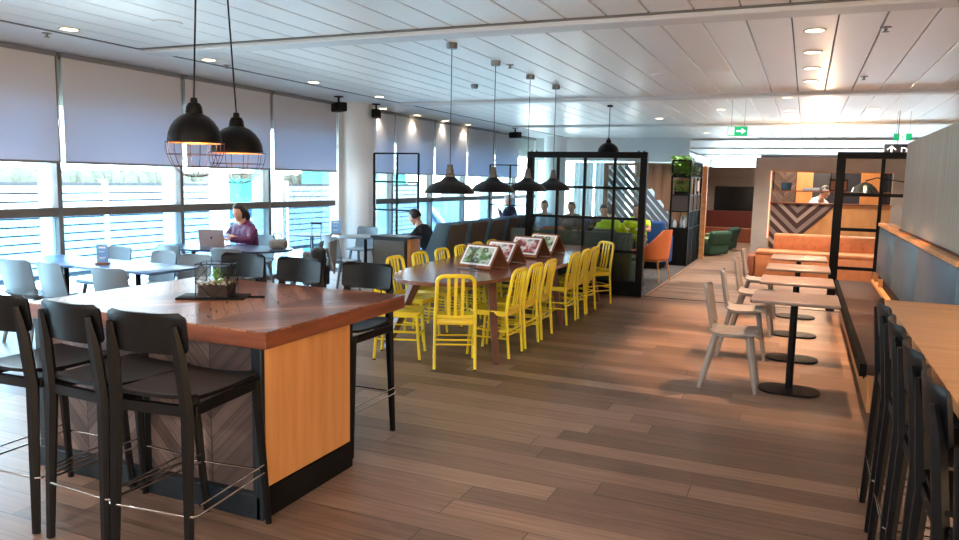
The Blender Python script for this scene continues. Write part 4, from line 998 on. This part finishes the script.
t = thing('backpack', 'black backpack with pale strap hanging beside the laptop table', 'bag', (-5.86, 8.06, 0), R(125))
MB().box(-.16, .16, -.12, .08, .22, .76, .07, 4).build('body', M['backpack'], t); MB().box(-.11, .11, -.165, -.11, .28, .52, .03, 3).build('pocket', M['backpack'], t)
MB().tube([(.1, -.12, .74), (.12, -.17, .6), (.1, -.15, .42)], .014, 6, sx=1.6).build('strap', M['strap'], t)
MB().box(-.1, .1, -.06, .06, 0, .22, .01, 1).build('hanging_strap', M['black2'], t)
t = thing('grey_coat', 'grey coat draped over the chair back behind the speckled bag', 'coat', (-5.99, 8.12, 0), R(120))
def coat(u, v):
    s_ = (u - .5) * 2; return (s_ * (.23 + .02 * math.sin(v * 6)), -.285 - .03 * math.sin(v * 3.1 + s_ * 2) , .845 - .42 * v)
MB().sheet(coat, 12, 10, .02).build('cloth', M['bag_grey'], t)
t = thing('suitcase', 'upright cabin suitcase with raised handle behind the island stools', 'suitcase', (-6.78, 9.28, 0), R(20))
MB().box(-.18, .18, -.11, .11, .05, .56, .04, 3).build('shell', M['shell_edge'], t)
MB().tube([(-.07, .08, .56), (-.07, .08, .98), (.07, .08, .98), (.07, .08, .56)], .009, 6).build('telescopic_handle', M['chrome'], t)
MB().tube([(-.08, .08, .985), (.08, .08, .985)], .016, 8).build('grip', M['black2'], t)
for (x, y) in ((-.14, -.08), (.14, -.08), (-.14, .08), (.14, .08)): MB().tube([(x - .01, y, .025), (x + .01, y, .025)], .025, 12).build('wheel', M['black2'], t)

# ================================================================== PEOPLE
def remesh(o, vox, sm=3):
    md = o.modifiers.new('r', 'REMESH'); md.mode = 'VOXEL'; md.voxel_size = vox
    ms = o.modifiers.new('s', 'SMOOTH'); ms.iterations = sm; ms.factor = .5
    dg = bpy.context.evaluated_depsgraph_get(); me = bpy.data.meshes.new_from_object(o.evaluated_get(dg)); o.modifiers.clear(); o.data = me
    me.polygons.foreach_set('use_smooth', [True] * len(me.polygons)); return o
def person(label, loc, rz, top_m, leg_m=None, hair_m=None, lean=10, elbows=None, hands=None, hip=.52, stand=False, turn=0, nod=0, hair_long=False, hood=False, vest=None, sleeves=True):
    leg_m = leg_m or M['trousers']; hair_m = hair_m or M['hair_dark']; V = Vector
    a = R(lean); tq = lambda y, z: V((0, y * math.cos(a) + z * math.sin(a), hip + z * math.cos(a) - y * math.sin(a)))
    pel, wai, che, nk = tq(0, 0), tq(0, .17), tq(.01, .38), tq(0, .50)
    hd = nk + V((0, .03 + .10 * math.sin(a), .175 - .02 * math.sin(a)))
    ex = lambda p, x: V((p.x + x, p.y, p.z))
    body = MB()
    def torso(mb, e):
        for x in (-.07, 0, .07): mb.tube([ex(pel, x * 1.2) - V((0, 0, .06)), ex(wai, x * .9), ex(che, x * 1.5), ex(nk, x * .9) - V((0, 0, .05))], [.105 + e, .10 + e, .105 + e, .07 + e], 12)
        mb.tube([ex(che, -.16) + V((0, 0, .07)), ex(che, 0) + V((0, 0, .085)), ex(che, .16) + V((0, 0, .07))], [.062 + e, .075 + e, .062 + e], 12)
    torso(body, 0)
    body.tube([nk - V((0, 0, .05)), nk + V((0, .015, .10))], [.058, .052], 12)
    rotH = Matrix.Rotation(R(turn), 4, 'Z') @ Matrix.Rotation(R(-nod), 4, 'X')
    H = lambda x, y, z: hd + (rotH @ V((x, y, z)))
    hb = bmesh.ops.create_uvsphere(body.bm, u_segments=20, v_segments=14, radius=1)
    for v in hb['verts']:
        x, y, z = v.co; k = 1 - .22 * max(0, -z); v.co = H(x * .074 * k, y * .094 * (1 - .1 * max(0, -z)) + (.012 if z < -.2 and y > 0 else 0), z * .115)
    body.tube([H(0, .088, .025), H(0, .112, -.018)], [.008, .015], 8)
    body.tube([H(-.022, .086, -.055), H(0, .094, -.055), H(.022, .086, -.055)], .008, 8)
    body.tube([H(-.03, .068, -.09), H(0, .082, -.095), H(.03, .068, -.09)], .017, 8)
    for s_ in (-1, 1): body.blob(tuple(H(s_ * .074, -.005, -.005)), (.011, .02, .03), 8)
    A = []
    for k, s_ in enumerate((-1, 1)):
        sh = ex(che, s_ * .185) + V((0, 0, .06))
        el = V(elbows[k]) if elbows else sh + V((s_ * .05, .06, -.27)); ha = V(hands[k]) if hands else el + V((-s_ * .08, .22, .04))
        wr = el + (ha - el) * .85 if (ha - el).length > .05 else ha
        body.tube([sh, (sh + el) / 2, el, (el + wr) / 2, wr], [.052, .047, .039, .037, .027], 12)
        dd = (ha - el).normalized(); sd = dd.cross(V((0, 0, 1))).normalized(); up = sd.cross(dd)
        pc = wr + dd * .05
        body.tube([wr - dd * .01, wr + dd * .03, wr + dd * .085], [.027, .040, .036], 10, sx=.5, sy=1.0, up=tuple(up))
        for f, (o_, L) in enumerate(((-.033, .062), (-.011, .074), (.011, .070), (.033, .055))):
            b0 = wr + dd * .075 + sd * o_; b1 = b0 + dd * L * .5 - up * .004; b2 = b0 + dd * L * .85 - up * .028
            body.tube([b0, b1, b2], [.0095, .009, .0075], 8)
        b0 = wr + dd * .02 - sd * s_ * .028; body.tube([b0, b0 + dd * .03 - sd * s_ * .03, b0 + dd * .06 - sd * s_ * .036 - up * .01], [.012, .010, .008], 8)
        A.append((sh, el, wr))
    Ls = []
    for s_ in (-1, 1):
        hp = ex(pel, s_ * .095)
        if stand: kn = V((s_ * .10, .03, hip * .5)); an = V((s_ * .11, -.02, .08))
        else: kn = V((s_ * .13, .42, .50)); an = V((s_ * .13, .38, .08))
        body.tube([hp, (hp + kn) / 2, kn, kn + (an - kn) * .35, an], [.088, .074, .056, .054, .038], 12)
        body.tube([an + V((0, -.03, -.035)), an + V((0, .06, -.04)), an + V((0, .15, -.05))], [.036, .038, .026], 10)
        Ls.append((hp, kn, an))
    o = body.build('person', M['skin']); remesh(o, .010, 2)
    o.location = loc; o.rotation_euler = (0, 0, rz); tag(o, label, 'person')
    sh_ = MB(); torso(sh_, .014)
    for (s0, e0, w0) in A:
        if sleeves: sh_.tube([s0, (s0 + e0) / 2, e0, (e0 + w0) / 2, w0], [.070, .064, .055, .052, .040], 12)
        else: sh_.tube([s0, s0 + (e0 - s0) * .6], [.068, .060], 12)
    if hood: sh_.tube([nk + V((-.09, -.03, .0)), nk + V((0, -.10, .03)), nk + V((.09, -.03, .0))], .05, 10)
    j = sh_.build('top', top_m, o); remesh(j, .014, 3)
    tr = MB()
    for (h0, k0, a0) in Ls: tr.tube([h0, (h0 + k0) / 2, k0, k0 + (a0 - k0) * .4, a0 + V((0, 0, .02))], [.106, .09, .072, .066, .056], 12)
    tr.tube([ex(pel, -.09), ex(pel, .09)], .115, 12); j = tr.build('trousers', leg_m, o); remesh(j, .014, 3)
    for (h0, k0, a0) in Ls: MB().tube([a0 + V((0, -.045, -.04)), a0 + V((0, .06, -.042)), a0 + V((0, .165, -.05))], [.042, .045, .032], 10).build('shoe', M['black2'], o)
    hr = MB(); hb = bmesh.ops.create_uvsphere(hr.bm, u_segments=20, v_segments=14, radius=1)
    for v in hb['verts']:
        x, y, z = v.co
        if y > .25 and z < .45: y = .25 + (y - .25) * .1
        if z < -.25 and not hair_long: z = -.25 + (z + .25) * .3
        v.co = H(x * .086, y * .106 - .008, z * .127 + .01)
    if hair_long: hr.tube([H(0, -.07, .0), H(0, -.09, -.10), H(0, -.085, -.20)], [.07, .065, .03], 10)
    j = hr.build('hair', hair_m, o); remesh(j, .009, 2)
    for s_ in (-1, 1): MB().blob(tuple(H(s_ * .03, .082, .012)), (.010, .008, .007), 8).build('eye', M['black2'], o)
    return o
V = Vector
person('person in a quilted purple jacket sitting at the laptop by the window', (-7.22, 8.36, 0), R(172), M['purple'], lean=16, nod=22, hair_long=True, hood=True,
       elbows=[(-.24, .22, .80), (.24, .22, .80)], hands=[(.02, .40, .80), (-.02, .36, .85)])
person('person in black leaning forward, seen from the side behind the cabinet', (-5.20, 10.22, 0), R(92), M['black_cl'], lean=34, nod=30, sleeves=False, elbows=[(-.24, .42, .66), (.24, .42, .66)], hands=[(-.12, .64, .74), (.10, .64, .74)])
person('grey-haired person in a navy jacket looking down at a phone beyond the blue seats', (-6.20, 16.1, .008), R(80), M['navy_cl'], hair_m=M['hair_grey'], lean=10, nod=28, hip=.56, elbows=[(-.25, .10, .80), (.25, .10, .80)], hands=[(-.06, .34, .98), (.06, .34, .98)])
t = MB().box(-.035, .035, -.005, .005, 0, .14, .004, 2, rot=Matrix.Rotation(R(-40), 4, 'X')).build('phone', M['black']); t.location = (-6.56, 16.16, .93); t.rotation_euler = (0, 0, R(80)); tag(t, 'dark phone held by the grey-haired person', 'phone')
person('person in a high visibility top with back to us behind the partition', (-3.12, 12.80, .008), R(0), M['hivis'], lean=14, elbows=[(-.26, .25, .78), (.26, .25, .78)], hands=[(-.12, .48, .80), (.12, .48, .80)])
person('dark-haired person in a high visibility top facing us across the table', (-3.02, 14.88, .008), R(180), M['hivis'], lean=20, nod=12, sleeves=False, elbows=[(-.27, .30, .78), (.27, .30, .78)], hands=[(-.12, .55, .80), (.12, .55, .80)])
person('person in a black hooded top bent over behind the partition', (-3.72, 14.88, .008), R(190), M['black_cl'], lean=26, nod=30, hood=True, elbows=[(-.27, .34, .76), (.27, .34, .76)], hands=[(-.12, .56, .80), (.12, .56, .80)])
person('person in a pale blue shirt behind the left panes of the partition', (-4.98, 14.88, .008), R(186), M['pale_cl'], lean=16, nod=10)
person('person in dark clothes right of the pale blue shirt', (-4.36, 14.88, .008), R(178), M['black_cl'], lean=18, nod=16)
person('person in a white shirt leaning over the servery counter', (.06, 16.85, 0), R(-125), M['white_cl'], hip=1.02, stand=True, lean=34, nod=20, elbows=[(-.29, .36, 1.20), (.29, .36, 1.20)], hands=[(-.14, .58, 1.14), (.14, .58, 1.14)])
